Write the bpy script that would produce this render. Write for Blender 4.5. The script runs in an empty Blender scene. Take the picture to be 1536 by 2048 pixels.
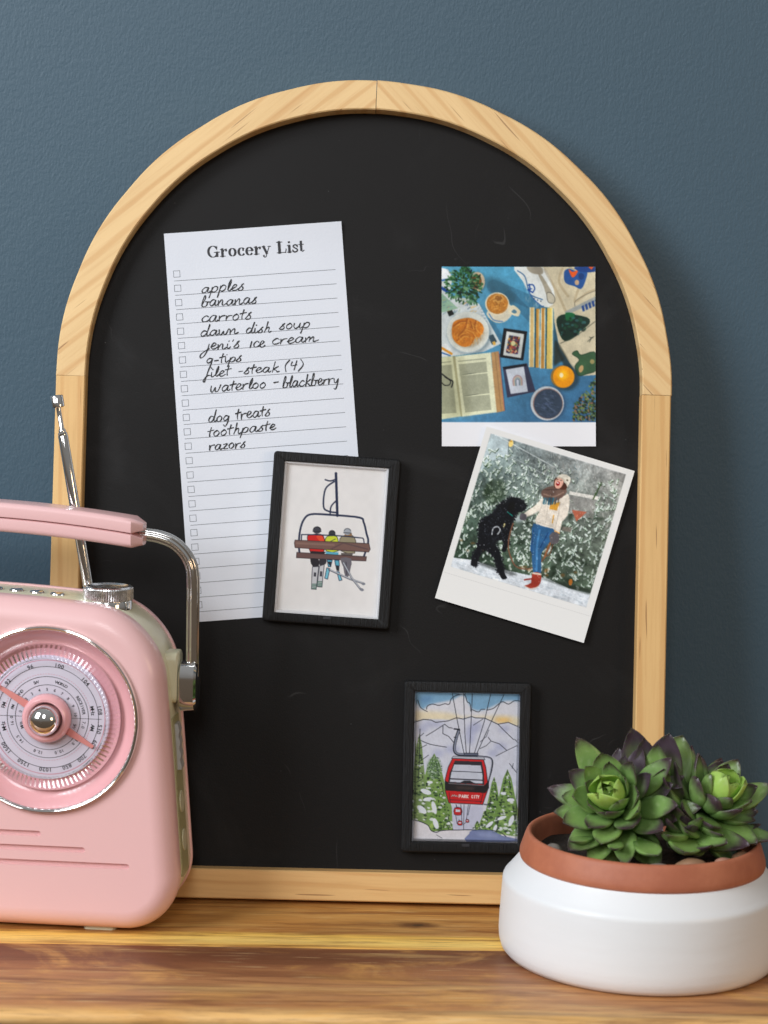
import bpy, math, random
import numpy as np
from mathutils import Matrix, Vector, noise as mnoise
R = math.radians
scene = bpy.context.scene
col = scene.collection
random.seed(7)

# ---------------------------------------------------------------- camera, world, light, exposure
def srgb(r, g, b, a=1.0):
    f = lambda c: (c/255/12.92 if c/255 <= .04045 else ((c/255+.055)/1.055)**2.4)
    return (f(r), f(g), f(b), a)

cam_d = bpy.data.cameras.new('camera')
cam = bpy.data.objects.new('camera', cam_d); col.objects.link(cam)
scene.camera = cam
cam_d.sensor_fit = 'VERTICAL'; cam_d.sensor_height = 36; cam_d.sensor_width = 27
cam_d.lens = 4100/2048*36
cam_d.clip_start = .05; cam_d.clip_end = 50
PITCH, ROLL = R(5.994), R(1.498)
fwd = Vector((0, math.cos(PITCH), -math.sin(PITCH)))
right0 = Vector((1, 0, 0)); up0 = right0.cross(fwd)
rt = right0*math.cos(ROLL)+up0*math.sin(ROLL); up = up0*math.cos(ROLL)-right0*math.sin(ROLL)
cam.matrix_world = Matrix(((rt.x, up.x, -fwd.x, .01313), (rt.y, up.y, -fwd.y, -1.17), (rt.z, up.z, -fwd.z, .3556), (0, 0, 0, 1)))
cam_d.dof.use_dof = True; cam_d.dof.focus_distance = 1.185; cam_d.dof.aperture_fstop = 9.0

world = bpy.data.worlds.new('World'); scene.world = world; world.use_nodes = True
wn = world.node_tree.nodes; wl = world.node_tree.links
wn.clear()
wo = wn.new('ShaderNodeOutputWorld'); wb = wn.new('ShaderNodeBackground'); wt = wn.new('ShaderNodeTexCoord')
ws = wn.new('ShaderNodeSeparateXYZ'); wm = wn.new('ShaderNodeMapRange'); wr = wn.new('ShaderNodeValToRGB')
wl.new(wt.outputs['Generated'], ws.inputs[0]); wl.new(ws.outputs['Z'], wm.inputs[0])
wm.inputs[1].default_value = -1; wm.inputs[2].default_value = 1
wl.new(wm.outputs[0], wr.inputs[0]); wl.new(wr.outputs[0], wb.inputs[0]); wl.new(wb.outputs[0], wo.inputs[0])
e = wr.color_ramp.elements
e[0].position = 0; e[0].color = (.10, .07, .045, 1)
e[1].position = 1; e[1].color = (.42, .43, .44, 1)
x = e.new(.46); x.color = (.16, .125, .095, 1)
x = e.new(.56); x.color = (.27, .26, .25, 1)
wb.inputs[1].default_value = .72

def area(name, loc, target, sx, sy, power, color):
    d = bpy.data.lights.new(name, 'AREA'); d.shape = 'RECTANGLE'; d.size = sx; d.size_y = sy
    d.energy = power; d.color = color
    o = bpy.data.objects.new(name, d); col.objects.link(o); o.location = loc
    o.rotation_euler = (Vector(target)-Vector(loc)).to_track_quat('-Z', 'Y').to_euler()
    return o
area('window_light', (-1.45, -1.25, 1.15), (0, 0, .18), .8, 1.2, 44, (.90, .95, 1))
area('window_light', (-.15, -2.6, 1.55), (0, 0, .2), .6, 1.0, 15, (.97, .98, 1))
area('warm_fill_light', (1.5, -1.3, .55), (.1, -.1, .05), .5, .5, 5, (1, .70, .42))  # added warm fill, stands in for light bounced from the right

scene.view_settings.view_transform = 'Standard'
scene.view_settings.look = 'None'
scene.view_settings.exposure = 0
scene.view_settings.gamma = 1

# ---------------------------------------------------------------- helpers
def ln(o, parent=None, mw=None):
    col.objects.link(o)
    if parent: o.parent = parent
    if mw is not None: o.matrix_world = mw if not parent else mw
    return o
def mesh_obj(name, verts, faces, mat, parent=None, smooth=True, local=None):
    me = bpy.data.meshes.new(name); me.from_pydata([tuple(v) for v in verts], [], faces); me.update()
    if mat: me.materials.append(mat)
    if smooth: me.polygons.foreach_set('use_smooth', [True]*len(me.polygons))
    o = bpy.data.objects.new(name, me); col.objects.link(o)
    if parent: o.parent = parent
    if local is not None: o.matrix_local = local
    return o
def sharp(o, ang=35):
    me = o.data
    me.shade_smooth() if hasattr(me, 'shade_smooth') else None
    import bmesh
    bm = bmesh.new(); bm.from_mesh(me); bmesh.ops.recalc_face_normals(bm, faces=bm.faces)
    a = R(ang)
    for ed in bm.edges:
        if len(ed.link_faces) == 2 and ed.calc_face_angle(0) > a: ed.smooth = False
    bm.to_mesh(me); bm.free()
    return o
def empty(name, label, cat, loc=(0, 0, 0), mw=None, group=None):
    o = bpy.data.objects.new(name, None); col.objects.link(o); o.empty_display_size = .01
    if mw is not None: o.matrix_world = mw
    else: o.location = loc
    tag(o, label, cat, group); return o
def tag(o, label=None, cat=None, group=None, kind=None):
    if label: o['label'] = label
    if cat: o['category'] = cat
    if group: o['group'] = group
    if kind: o['kind'] = kind
    return o
def rings_mesh(rings, closed=True, cap0=True, cap1=True):
    n = len(rings[0]); V = [p for r in rings for p in r]; F = []
    for i in range(len(rings)-1):
        for j in range(n if closed else n-1):
            k = (j+1) % n
            F.append((i*n+j, i*n+k, (i+1)*n+k, (i+1)*n+j))
    if cap0: F.append(tuple(range(n-1, -1, -1)))
    if cap1: F.append(tuple((len(rings)-1)*n+j for j in range(n)))
    return V, F
def lathe(name, prof, mat, parent=None, n=72, local=None, smooth=True, ang=35):
    V = []; F = []
    m = len(prof)
    for i in range(n):
        a = 2*math.pi*i/n
        for r, z in prof: V.append((r*math.cos(a), r*math.sin(a), z))
    for i in range(n):
        k = (i+1) % n
        for j in range(m-1):
            F.append((i*m+j, k*m+j, k*m+j+1, i*m+j+1))
    me = bpy.data.meshes.new(name); me.from_pydata(V, [], F)
    import bmesh
    bm = bmesh.new(); bm.from_mesh(me)
    bmesh.ops.remove_doubles(bm, verts=bm.verts, dist=1e-7)
    bmesh.ops.recalc_face_normals(bm, faces=bm.faces)
    for f in bm.faces: f.smooth = True
    for ed in bm.edges:
        if len(ed.link_faces) == 2 and ed.calc_face_angle(0) > R(ang): ed.smooth = False
    bm.to_mesh(me); bm.free()
    me.materials.append(mat)
    o = bpy.data.objects.new(name, me); col.objects.link(o)
    if parent: o.parent = parent
    if local is not None: o.matrix_local = local
    return o
def fillet(c, r, a0, a1, n=6):
    return [(c[0]+r*math.cos(R(a0+(a1-a0)*i/n)), c[1]+r*math.sin(R(a0+(a1-a0)*i/n))) for i in range(n+1)]
def round_rect(w, h, r, n=6):
    P = []
    for cx, cy, a in ((w/2-r, h/2-r, 0), (-w/2+r, h/2-r, 90), (-w/2+r, -h/2+r, 180), (w/2-r, -h/2+r, 270)):
        P += fillet((cx, cy), r, a, a+90, n)
    return P
def tube(name, pts, rad, mat, parent=None, n=16, lobes=0, flat=1.0, side=Vector((0, 1, 0))):
    """sweep a round (or lobed) section along pts; rad number or list"""
    pts = [Vector(p) for p in pts]; rings = []
    for i, p in enumerate(pts):
        t = (pts[min(i+1, len(pts)-1)]-pts[max(i-1, 0)]).normalized()
        b = side.normalized(); nrm = t.cross(b).normalized(); b = nrm.cross(t).normalized()
        r = rad[i] if isinstance(rad, (list, tuple)) else rad
        ring = []
        for k in range(n):
            a = 2*math.pi*k/n
            rr = r*(1+(.28*abs(math.cos(a*lobes/2))-.24 if lobes else 0))
            ring.append(p+nrm*math.cos(a)*rr+b*math.sin(a)*rr*flat)
        rings.append(ring)
    V, F = rings_mesh(rings)
    o = mesh_obj(name, V, F, mat, parent); return sharp(o, 50)
def catmull(P, n=6, closed=False):
    P = [np.array(p, float) for p in P]
    if len(P) < 3: return P
    Q = []
    m = len(P)
    for i in range(m if closed else m-1):
        p0 = P[(i-1) % m] if closed or i > 0 else P[0]; p1 = P[i]; p2 = P[(i+1) % m]
        p3 = P[(i+2) % m] if closed or i+2 < m else P[-1]
        for k in range(n):
            t = k/n
            Q.append(.5*((2*p1)+(-p0+p2)*t+(2*p0-5*p1+4*p2-p3)*t*t+(-p0+3*p1-3*p2+p3)*t**3))
    if not closed: Q.append(P[-1])
    return Q

# ---------------------------------------------------------------- materials
class Mat:
    def __init__(s, name):
        s.m = bpy.data.materials.new(name); s.m.use_nodes = True
        s.t = s.m.node_tree; s.n = s.t.nodes; s.l = s.t.links
        s.b = s.n['Principled BSDF']
    def set(s, **k):
        for a, v in k.items():
            s.b.inputs[a.replace('_', ' ')].default_value = v
        return s
    def new(s, t, **k):
        nd = s.n.new(t)
        for a, v in k.items():
            if a.startswith('i_'):
                nd.inputs[a[2:].replace('_', ' ')].default_value = v
            else: setattr(nd, a, v)
        return nd
    def coords(s, scale=(1, 1, 1), rot=(0, 0, 0), loc=(0, 0, 0), kind='Object'):
        tc = s.new('ShaderNodeTexCoord'); mp = s.new('ShaderNodeMapping')
        mp.inputs['Scale'].default_value = scale; mp.inputs['Rotation'].default_value = rot; mp.inputs['Location'].default_value = loc
        s.l.new(tc.outputs[kind], mp.inputs[0]); return mp.outputs[0]
    def noise(s, vec, scale, detail=4, rough=.5, dist=0):
        nd = s.new('ShaderNodeTexNoise'); nd.inputs['Scale'].default_value = scale; nd.inputs['Detail'].default_value = detail
        nd.inputs['Roughness'].default_value = rough; nd.inputs['Distortion'].default_value = dist
        if vec: s.l.new(vec, nd.inputs['Vector'])
        return nd.outputs['Fac']
    def ramp(s, fac, stops, interp='LINEAR'):
        nd = s.new('ShaderNodeValToRGB'); r = nd.color_ramp; r.interpolation = interp
        while len(r.elements) < len(stops): r.elements.new(.5)
        for el, (p, c) in zip(r.elements, stops):
            el.position = p; el.color = c if len(c) == 4 else (*c, 1)
        s.l.new(fac, nd.inputs[0]); return nd.outputs[0]
    def mix(s, fac, a, b, mode='MIX'):
        nd = s.new('ShaderNodeMix'); nd.data_type = 'RGBA'; nd.blend_type = mode
        for i, v in ((0, fac), (6, a), (7, b)):
            if hasattr(v, 'is_linked'): s.l.new(v, nd.inputs[i])
            else: nd.inputs[i].default_value = v
        return nd.outputs[2]
    def math(s, op, a, b=0.0, c=0.0, clamp=False):
        nd = s.new('ShaderNodeMath'); nd.operation = op; nd.use_clamp = clamp
        for i, v in enumerate((a, b, c)):
            if hasattr(v, 'is_linked'): s.l.new(v, nd.inputs[i])
            else: nd.inputs[i].default_value = v
        return nd.outputs[0]
    def mrange(s, v, a, b, c=0.0, d=1.0):
        nd = s.new('ShaderNodeMapRange'); nd.interpolation_type = 'SMOOTHSTEP'
        s.l.new(v, nd.inputs[0])
        for i, q in zip((1, 2, 3, 4), (a, b, c, d)): nd.inputs[i].default_value = q
        return nd.outputs[0]
    def bump(s, h, strength, dist):
        nd = s.new('ShaderNodeBump'); nd.inputs['Strength'].default_value = strength; nd.inputs['Distance'].default_value = dist
        s.l.new(h, nd.inputs['Height']); s.l.new(nd.outputs[0], s.b.inputs['Normal']); return nd
    def color(s, c): s.l.new(c, s.b.inputs['Base Color']); return s
    def link(s, o, name): s.l.new(o, s.b.inputs[name]); return s
    def xyz(s, vec):
        nd = s.new('ShaderNodeSeparateXYZ'); s.l.new(vec, nd.inputs[0]); return nd.outputs

def plastic(name, c, rough=.35, var=.03, coat=0, grain=.0004):
    m = Mat(name); v = m.coords()
    n = m.noise(v, 18, 4); c2 = tuple(min(1, x*(1-var*3)) for x in c[:3])+(1,)
    m.color(m.mix(n, c, c2)); m.set(Roughness=rough); m.b.inputs['Coat Weight'].default_value = coat
    m.b.inputs['Coat Roughness'].default_value = .15
    if grain: m.bump(m.noise(v, 900, 2), .12, grain)
    return m.m

# wall paint: roller stipple
m = Mat('wall_paint'); v = m.coords()
big = m.noise(v, 2.2, 3); c = m.mix(big, srgb(64, 87, 102), srgb(71, 95, 110))
spk = m.noise(v, 260, 2, .6); m.color(m.mix(m.mrange(spk, .80, .84), c, srgb(120, 135, 142)))
v2 = m.coords(scale=(1, 1, .6))
h = m.math('ADD', m.noise(v2, 700, 2, .5), m.math('MULTIPLY', m.noise(v2, 300, 2, .5), .9))
m.bump(h, .30, .0008)
m.set(Roughness=.47); m.b.inputs['Specular IOR Level'].default_value = .5
M_wall = m.m

def pine(name, angle, base=(230, 194, 138), dark=(206, 152, 90), off=0.0):
    """pale pine; grain direction = local x rotated by angle"""
    m = Mat(name)
    v = m.coords(rot=(0, 0, -angle), loc=(off, off*1.7, 0))
    mp = m.new('ShaderNodeMapping'); mp.inputs['Scale'].default_value = (1, 7, 2.5); m.l.new(v, mp.inputs[0]); vs = mp.outputs[0]
    broad = m.noise(vs, 9, 4, .55, .35)
    rings = m.new('ShaderNodeTexWave'); rings.wave_type = 'BANDS'; rings.bands_direction = 'Y'
    rings.inputs['Scale'].default_value = 4.2; rings.inputs['Distortion'].default_value = 4.0; rings.inputs['Detail'].default_value = 3
    rings.inputs['Detail Scale'].default_value = 1.2
    m.l.new(vs, rings.inputs['Vector'])
    late = m.mrange(rings.outputs['Fac'], .72, 1.0)
    mp2 = m.new('ShaderNodeMapping'); mp2.inputs['Scale'].default_value = (18, 420, 200); m.l.new(v, mp2.inputs[0])
    fine = m.noise(mp2.outputs[0], 1, 4, .6)
    c = m.mix(broad, srgb(*[min(255, x+14) for x in base]), srgb(*[x-7 for x in base]))
    c = m.mix(m.math('MULTIPLY', late, .42), c, srgb(*dark))
    c = m.mix(m.mrange(fine, .42, .8, 0, .32), c, srgb(dark[0]-12, dark[1]-14, dark[2]-8))
    mp3 = m.new('ShaderNodeMapping'); mp3.inputs['Scale'].default_value = (14, 330, 330); m.l.new(v, mp3.inputs[0])
    fl = m.noise(mp3.outputs[0], 1.6, 1, .4)
    c = m.mix(m.mrange(fl, .71, .76, 0, .6), c, srgb(120, 66, 30))
    m.color(c); m.set(Roughness=.52)
    m.bump(m.math('ADD', fine, m.noise(v, 700, 2)), .14, .0004)
    return m.m
M_arch_l = pine('pine_arch_left', R(40), off=.1)
M_arch_r = pine('pine_arch_right', R(-47), off=.43)
M_rail = pine('pine_rail', R(90.7), base=(224, 182, 120), off=.8)
M_bottom = pine('pine_bottom', R(-1.2), base=(222, 178, 116), off=1.3)

# chalkboard
m = Mat('chalkboard'); v = m.coords()
sm = m.noise(v, 6, 4); c = m.mix(sm, (.0065, .0058, .0056, 1), (.0100, .0090, .0086, 1))
def scratches(m, ang, seed, scale=30, dens=.5):
    vv = m.coords(rot=(0, 0, ang), loc=(seed, seed*.7, 0))
    mp = m.new('ShaderNodeMapping'); mp.inputs['Scale'].default_value = (1, 1, 1); m.l.new(vv, mp.inputs[0])
    w = m.noise(mp.outputs[0], scale*.35, 3, .5, .8)
    line = m.mrange(m.math('ABSOLUTE', m.math('SUBTRACT', w, .5)), .0007, .0022, 1, 0)
    mask = m.mrange(m.noise(vv, scale*.9, 2), dens, dens+.08)
    return m.math('MULTIPLY', line, mask)
s1 = m.math('MAXIMUM', scratches(m, .5, 3.1, 22, .58), scratches(m, 1.9, 9.2, 34, .60))
du = m.mrange(m.noise(v, 520, 1), .82, .86)
c = m.mix(m.math('MULTIPLY', s1, .07), c, (.3, .3, .3, 1)); c = m.mix(m.mrange(m.noise(v, 11, 5, .6, .8), .52, .8, 0, .035), c, (.35, .35, .36, 1)); c = m.mix(m.math('MULTIPLY', du, .3), c, (.35, .35, .35, 1))
m.color(c); m.set(Roughness=.50); m.b.inputs['Specular IOR Level'].default_value = .19
m.bump(m.noise(v, 1200, 2), .25, .0003)
M_board = m.m

# black frame wood
m = Mat('black_wood'); v = m.coords(scale=(1500, 60, 200))
n = m.noise(v, 1, 3, .6); m.color(m.mix(n, (.0028, .0028, .003, 1), (.009, .009, .0098, 1)))
m.set(Roughness=.6); m.b.inputs['Specular IOR Level'].default_value = .3; m.bump(n, .9, .0009); M_black = m.m

# acacia planks of the table; local coords, y = depth
def acacia(name, front):
    m = Mat(name); v0 = m.coords()
    wob = m.noise(m.coords(scale=(4, 14, 4)), 1.2, 4, .55)
    sx = m.xyz(v0)
    y = m.math('ADD', sx[1], m.math('MULTIPLY', m.math('SUBTRACT', wob, .5), -.018 if front else .010))
    st = m.noise(m.coords(scale=(6, 70, 30)), 1, 6, .65, .9)
    fine = m.noise(m.coords(scale=(30, 700, 300)), 1, 5, .7)
    blot = m.noise(m.coords(scale=(9, 20, 9)), 1, 6, .65, 1.2)
    if front:
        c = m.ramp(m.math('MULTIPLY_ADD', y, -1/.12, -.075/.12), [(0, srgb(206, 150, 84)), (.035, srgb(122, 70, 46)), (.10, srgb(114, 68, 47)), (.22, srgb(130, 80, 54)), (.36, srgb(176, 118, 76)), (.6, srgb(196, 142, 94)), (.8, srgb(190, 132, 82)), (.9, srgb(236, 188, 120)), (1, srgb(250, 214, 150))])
        c = m.mix(m.mrange(blot, .48, .66, 0, .65), c, srgb(230, 172, 96))
        c = m.mix(m.mrange(st, .47, .66, 0, .75), c, srgb(112, 68, 44)); c = m.mix(m.mrange(m.noise(m.coords(scale=(3.5, 24, 12), loc=(7, 0, 0)), 1, 5, .6, 1.2), .5, .70, 0, .7), c, srgb(112, 66, 46)); c = m.mix(m.mrange(m.noise(m.coords(scale=(5, 60, 30), loc=(2, 0, 0)), 1, 4), .55, .7, 0, .5), c, srgb(230, 186, 120))
    else:
        c = m.ramp(m.math('MULTIPLY_ADD', y, -1/.12, -.0/.12), [(0, srgb(196, 140, 74)), (.12, srgb(204, 148, 78)), (.36, srgb(184, 124, 62)), (.425, srgb(180, 120, 60)), (.47, srgb(250, 200, 96)), (.58, srgb(254, 214, 120)), (.64, srgb(232, 178, 90))])
        c = m.mix(m.mrange(blot, .45, .7, 0, .5), c, srgb(212, 168, 100))
        c = m.mix(m.mrange(st, .46, .64, 0, .8), c, srgb(132, 80, 38)); c = m.mix(m.mrange(m.noise(m.coords(scale=(5, 55, 30), loc=(4, 2, 0)), 1, 4), .54, .68, 0, .55), c, srgb(236, 190, 112))
        # knot
        kx = m.math('SUBTRACT', sx[0], .0367); ky = m.math('MULTIPLY', m.math('SUBTRACT', sx[1], -.0335), 1.15)
        d = m.math('SQRT', m.math('ADD', m.math('MULTIPLY', m.math('MULTIPLY', kx, kx), .30), m.math('MULTIPLY', ky, ky)))
        dn = m.math('ADD', d, m.math('MULTIPLY', m.math('SUBTRACT', m.noise(v0, 160, 2), .5), .003))
        c = m.mix(m.mrange(dn, .0026, .0095, .92, 0), c, srgb(88, 46, 24))
        c = m.mix(m.mrange(dn, .0010, .0028, .95, 0), c, srgb(38, 24, 18))
    c = m.mix(m.mrange(fine, .46, .75, 0, .5), c, srgb(104, 64, 40))
    c = m.mix(m.mrange(m.noise(m.coords(scale=(26, 520, 300), loc=(3, 1, 0)), 1, 2), .62, .7, 0, .35), c, srgb(236, 204, 150))
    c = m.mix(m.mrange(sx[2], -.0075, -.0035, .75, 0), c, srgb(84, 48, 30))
    m.color(c); m.set(Roughness=.42); m.b.inputs['Specular IOR Level'].default_value = .32
    m.bump(m.math('ADD', fine, m.math('MULTIPLY', st, .6)), .16, .0006)
    return m.m
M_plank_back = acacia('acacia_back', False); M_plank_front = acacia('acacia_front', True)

M_pink = plastic('pink_plastic', srgb(236, 191, 190), .34, .01, .2)
M_pink_gloss = plastic('pink_gloss_plastic', srgb(232, 172, 175), .2, .01, .6, 0)
M_needle = plastic('needle_coral', srgb(230, 150, 143), .3, .01, 0, 0)
M_cream = plastic('cream_plastic', srgb(220, 216, 186), .3, .03, .2)
M_cream_shaded = plastic('shaded_cream_plastic', srgb(172, 168, 128), .4, .05)  # cream of the side band with its shade put into the colour
M_grey = plastic('grey_plastic', srgb(170, 172, 172), .35, .03)
M_darkslot = plastic('slot_shadow_plastic', srgb(200, 128, 128), .5, .02)
m = Mat('chrome'); v = m.coords(); m.set(Metallic=1.0, Base_Color=(.80, .79, .77, 1))
m.link(m.mrange(m.noise(v, 60, 4), .3, .9, .05, .12), 'Roughness'); M_chrome = m.m
m = Mat('brushed_chrome'); m.set(Metallic=1.0, Base_Color=(.82, .82, .82, 1)); m.link(m.mrange(m.noise(m.coords(), 300, 2), .3, .8, .2, .34), 'Roughness'); M_satin = m.m
def clear(name, rough=.05, tint=(1, 1, 1, 1), refl=.9, ior=1.45):
    m = Mat(name); m.n.remove(m.b)
    out = m.n['Material Output']
    fr = m.new('ShaderNodeFresnel'); fr.inputs[0].default_value = ior
    tr = m.new('ShaderNodeBsdfTransparent'); tr.inputs[0].default_value = tint
    gl = m.new('ShaderNodeBsdfGlossy'); gl.inputs['Roughness'].default_value = rough
    mx = m.new('ShaderNodeMixShader'); f = m.math('MULTIPLY', fr.outputs[0], refl)
    m.l.new(f, mx.inputs[0]); m.l.new(tr.outputs[0], mx.inputs[1]); m.l.new(gl.outputs[0], mx.inputs[2]); m.l.new(mx.outputs[0], out.inputs[0])
    return m.m
M_clear = clear('clear_acrylic', .04, refl=.3)
M_clear_rib = clear('clear_ribbed_acrylic', .16, (.97, .96, 1, 1), 1.9, 1.4)
M_dialface = plastic('dial_face', srgb(224, 219, 232), .4, .02, 0, 0)
M_ink = plastic('black_ink', (.02, .02, .025, 1), .5, 0, 0, 0)
M_pencil = plastic('printed_line_grey', srgb(92, 96, 104), .6, 0, 0, 0)
M_pen = plastic('pen_ink', (.012, .013, .016, 1), .45, 0, 0, 0)
M_pinkink = plastic('pink_ink', srgb(214, 130, 150), .5, 0, 0, 0)
m = Mat('note_paper'); v = m.coords(); m.color(m.mix(m.noise(v, 25, 4), srgb(226, 229, 236), srgb(217, 221, 230)))
m.set(Roughness=.75); m.bump(m.noise(v, 900, 3), .3, .0004); M_paper = m.m
m = Mat('white_acrylic_edge'); m.set(Base_Color=srgb(226, 226, 228), Roughness=.25); m.bump(m.noise(m.coords(), 200, 2), .05, .0003); M_edge = m.m
def print_mat(name, rough, coat=0.0, grain=0.0):
    m = Mat(name); a = m.new('ShaderNodeAttribute'); a.attribute_name = 'print'
    m.l.new(a.outputs['Color'], m.b.inputs['Base Color']); m.set(Roughness=rough); m.b.inputs['Coat Weight'].default_value = coat; m.b.inputs['Specular IOR Level'].default_value = .25
    m.b.inputs['Coat Roughness'].default_value = .12
    if grain: m.bump(m.noise(m.coords(), 420, 3), grain, .0004)
    return m.m
M_photo = print_mat('photo_print', .4, .0, .08); M_print = print_mat('art_print', .6)
# ceramic, terracotta
m = Mat('white_glaze'); v = m.coords(); m.color(m.mix(m.noise(v, 14, 4), srgb(236, 237, 238), srgb(228, 229, 230)))
m.set(Roughness=.42); m.bump(m.math('ADD', m.noise(m.coords(scale=(1, 1, 5)), 30, 3), m.math('MULTIPLY', m.noise(v, 500, 2), .25)), .18, .0010); M_white = m.m
m = Mat('terracotta'); v = m.coords(); m.color(m.mix(m.mrange(m.noise(v, 26, 6, .65), .3, .7), srgb(192, 118, 86), srgb(170, 98, 70)))
m.set(Roughness=.55); m.bump(m.noise(v, 420, 3), .2, .0006); M_terra = m.m
m = Mat('dark_soil'); v = m.coords(); n = m.noise(v, 240, 4); m.color(m.mix(n, (.006, .004, .003, 1), (.04, .027, .018, 1))); m.set(Roughness=.95); m.bump(n, 1, .003); M_soil = m.m
def pebble_mat(name, a, b):
    m = Mat(name); v = m.coords(); m.color(m.mix(m.noise(v, 130, 4, .6), a, b)); m.set(Roughness=.5); m.bump(m.noise(v, 600, 2), .2, .0004); return m.m
M_peb = [pebble_mat('pebble_grey', srgb(150, 140, 132), srgb(105, 98, 92)), pebble_mat('pebble_tan', srgb(172, 132, 100), srgb(120, 88, 66)), pebble_mat('pebble_rose', srgb(190, 140, 118), srgb(150, 104, 84))]
def leaf_mat(name, lo, hi, tip, t0, t1, edge=.6):
    m = Mat(name); a = m.new('ShaderNodeAttribute'); a.attribute_name = 'along'; s = m.xyz(a.outputs['Vector'])
    oi = m.new('ShaderNodeObjectInfo'); rnd = oi.outputs['Random']
    v = m.coords(); n = m.noise(v, 95, 4, .6)
    t = m.math('ADD', s[0], m.math('MULTIPLY', m.math('SUBTRACT', n, .5), .34))
    t = m.math('ADD', t, m.math('MULTIPLY', m.math('SUBTRACT', rnd, .5), .22))
    t = m.math('ADD', t, m.math('MULTIPLY', m.math('MULTIPLY', s[1], s[1]), .13*edge))
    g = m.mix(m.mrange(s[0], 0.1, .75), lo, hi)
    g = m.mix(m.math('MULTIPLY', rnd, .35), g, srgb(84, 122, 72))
    g = m.mix(m.math('MULTIPLY', m.mrange(m.noise(v, 300, 3), .5, .75), .18), g, srgb(190, 205, 160))
    c = m.mix(m.mrange(t, t0, t1), g, tip); m.color(c)
    m.set(Roughness=.36); m.b.inputs['Subsurface Weight'].default_value = .12
    m.b.inputs['Subsurface Radius'].default_value = (.004, .006, .002); m.b.inputs['Subsurface Scale'].default_value = 1
    m.bump(m.noise(v, 350, 3), .2, .0006)
    return m.m
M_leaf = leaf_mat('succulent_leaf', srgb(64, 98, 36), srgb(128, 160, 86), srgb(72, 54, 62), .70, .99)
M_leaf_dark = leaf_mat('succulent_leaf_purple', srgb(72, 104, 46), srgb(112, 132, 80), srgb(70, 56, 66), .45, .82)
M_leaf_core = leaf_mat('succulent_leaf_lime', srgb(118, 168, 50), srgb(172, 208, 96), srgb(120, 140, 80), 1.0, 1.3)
M_stem = plastic('stem_green', srgb(60, 84, 40), .6, .1)
# ---------------------------------------------------------------- setting: wall
WY = .088
bm_w = mesh_obj('wall', [(-1.6, 0, -.9), (1.6, 0, -.9), (1.6, 0, 1.7), (-1.6, 0, 1.7), (-1.6, .05, -.9), (1.6, .05, -.9), (1.6, .05, 1.7), (-1.6, .05, 1.7)],
                [(0, 1, 2, 3), (7, 6, 5, 4), (0, 4, 5, 1), (3, 2, 6, 7), (0, 3, 7, 4), (1, 5, 6, 2)], M_wall, smooth=False)
bm_w.location = (0, WY, 0); bm_w.rotation_euler = (0, 0, R(.7)); tag(bm_w, kind='structure')

# ---------------------------------------------------------------- tabletop: two acacia planks
tb = empty('wooden_tabletop', 'acacia wood tabletop of two planks with rounded front edge under everything', 'table', mw=Matrix.Translation((0, 0, 0)) @ Matrix.Rotation(R(1.9), 4, 'Z'))
def plank(name, y0, y1, r0, r1, mat, sag=0.0):
    T = .026; prof = []
    prof += [(y0+r0*(1-math.cos(R(a))), -r0*(1-math.sin(R(a)))) for a in range(0, 91, 15)]
    prof += [(y1-r1*(1-math.sin(R(a))), -r1*(1-math.cos(R(a)))) for a in range(0, 91, 15)]
    prof += [(y1, -T), (y0, -T)]
    rings = []
    for x in np.linspace(-1.0, 1.0, 41):
        dz = .00015*math.sin(x*23+y0*40)
        rings.append([(x, y, z+dz) for y, z in prof])
    V, F = rings_mesh(rings); return sharp(mesh_obj(name, V, F, mat, tb), 30)
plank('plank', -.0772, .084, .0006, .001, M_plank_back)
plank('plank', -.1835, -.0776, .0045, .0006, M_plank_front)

# ---------------------------------------------------------------- arched chalkboard leaning on the wall
th, ps = .13691, .0125
bu = Vector((math.cos(ps), math.sin(ps), 0)); bn = Vector((math.sin(ps), -math.cos(ps), 0))
bv = Vector((0, 0, 1))*math.cos(th)-bn*math.sin(th); bwv = bn*math.cos(th)+Vector((0, 0, 1))*math.sin(th)
MB = Matrix(((bu.x, bv.x, bwv.x, 0), (bu.y, bv.y, bwv.y, 0), (bu.z, bv.z, bwv.z, .003), (0, 0, 0, 1)))
board = empty('chalkboard', 'arched black chalkboard in a pale pine frame leaning on the blue wall', 'chalkboard', mw=MB)
BW, BS, BR = .3633, .3032, .1812
RW, TK = .0172, .018      # rail width, thickness
PW = -.012                # panel face
def section(bev=.0007):
    # (across 0..RW from outer edge, w)
    return [(bev, 0), (RW-bev, 0), (RW, -bev), (RW, -TK+bev), (RW-bev, -TK), (bev, -TK), (0, -TK+bev), (0, -bev)]
def arch_seg(a0, a1, mat, wob):
    rings = []
    for i in range(49):
        a = R(a0+(a1-a0)*i/48); c, s = math.cos(a), math.sin(a)
        # hand-cut outline: very slight flats
        fl = .00045*abs(math.sin(i/48*math.pi*5+wob))
        ring = []
        for q, w in section():
            rx = BW/2-q+(fl if q < RW/2 else fl*.5); rz = BR-q+(fl if q < RW/2 else fl*.5)
            ring.append((rx*c, BS+rz*s, w))
        rings.append(ring)
    V, F = rings_mesh(rings); return sharp(mesh_obj('arch_piece', V, F, mat, board), 30)
arch_seg(89.06, 179.55, M_arch_l, .3)
arch_seg(-.45, 88.94, M_arch_r, 1.1)
def rail(x_out, sgn, v0, v1, mat, mir):
    rings = []
    for t in np.linspace(0, 1, 8):
        rings.append([(x_out+sgn*q, v0+(v1-v0)*t, w) for q, w in section()])
    V, F = rings_mesh(rings); return sharp(mesh_obj('side_rail', V, F, mat, board), 30)
rail(-BW/2, 1, .0004, BS+.0012, M_rail, 0)
rail(BW/2, -1, .0004, BS-.0016, M_rail, 1)
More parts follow.
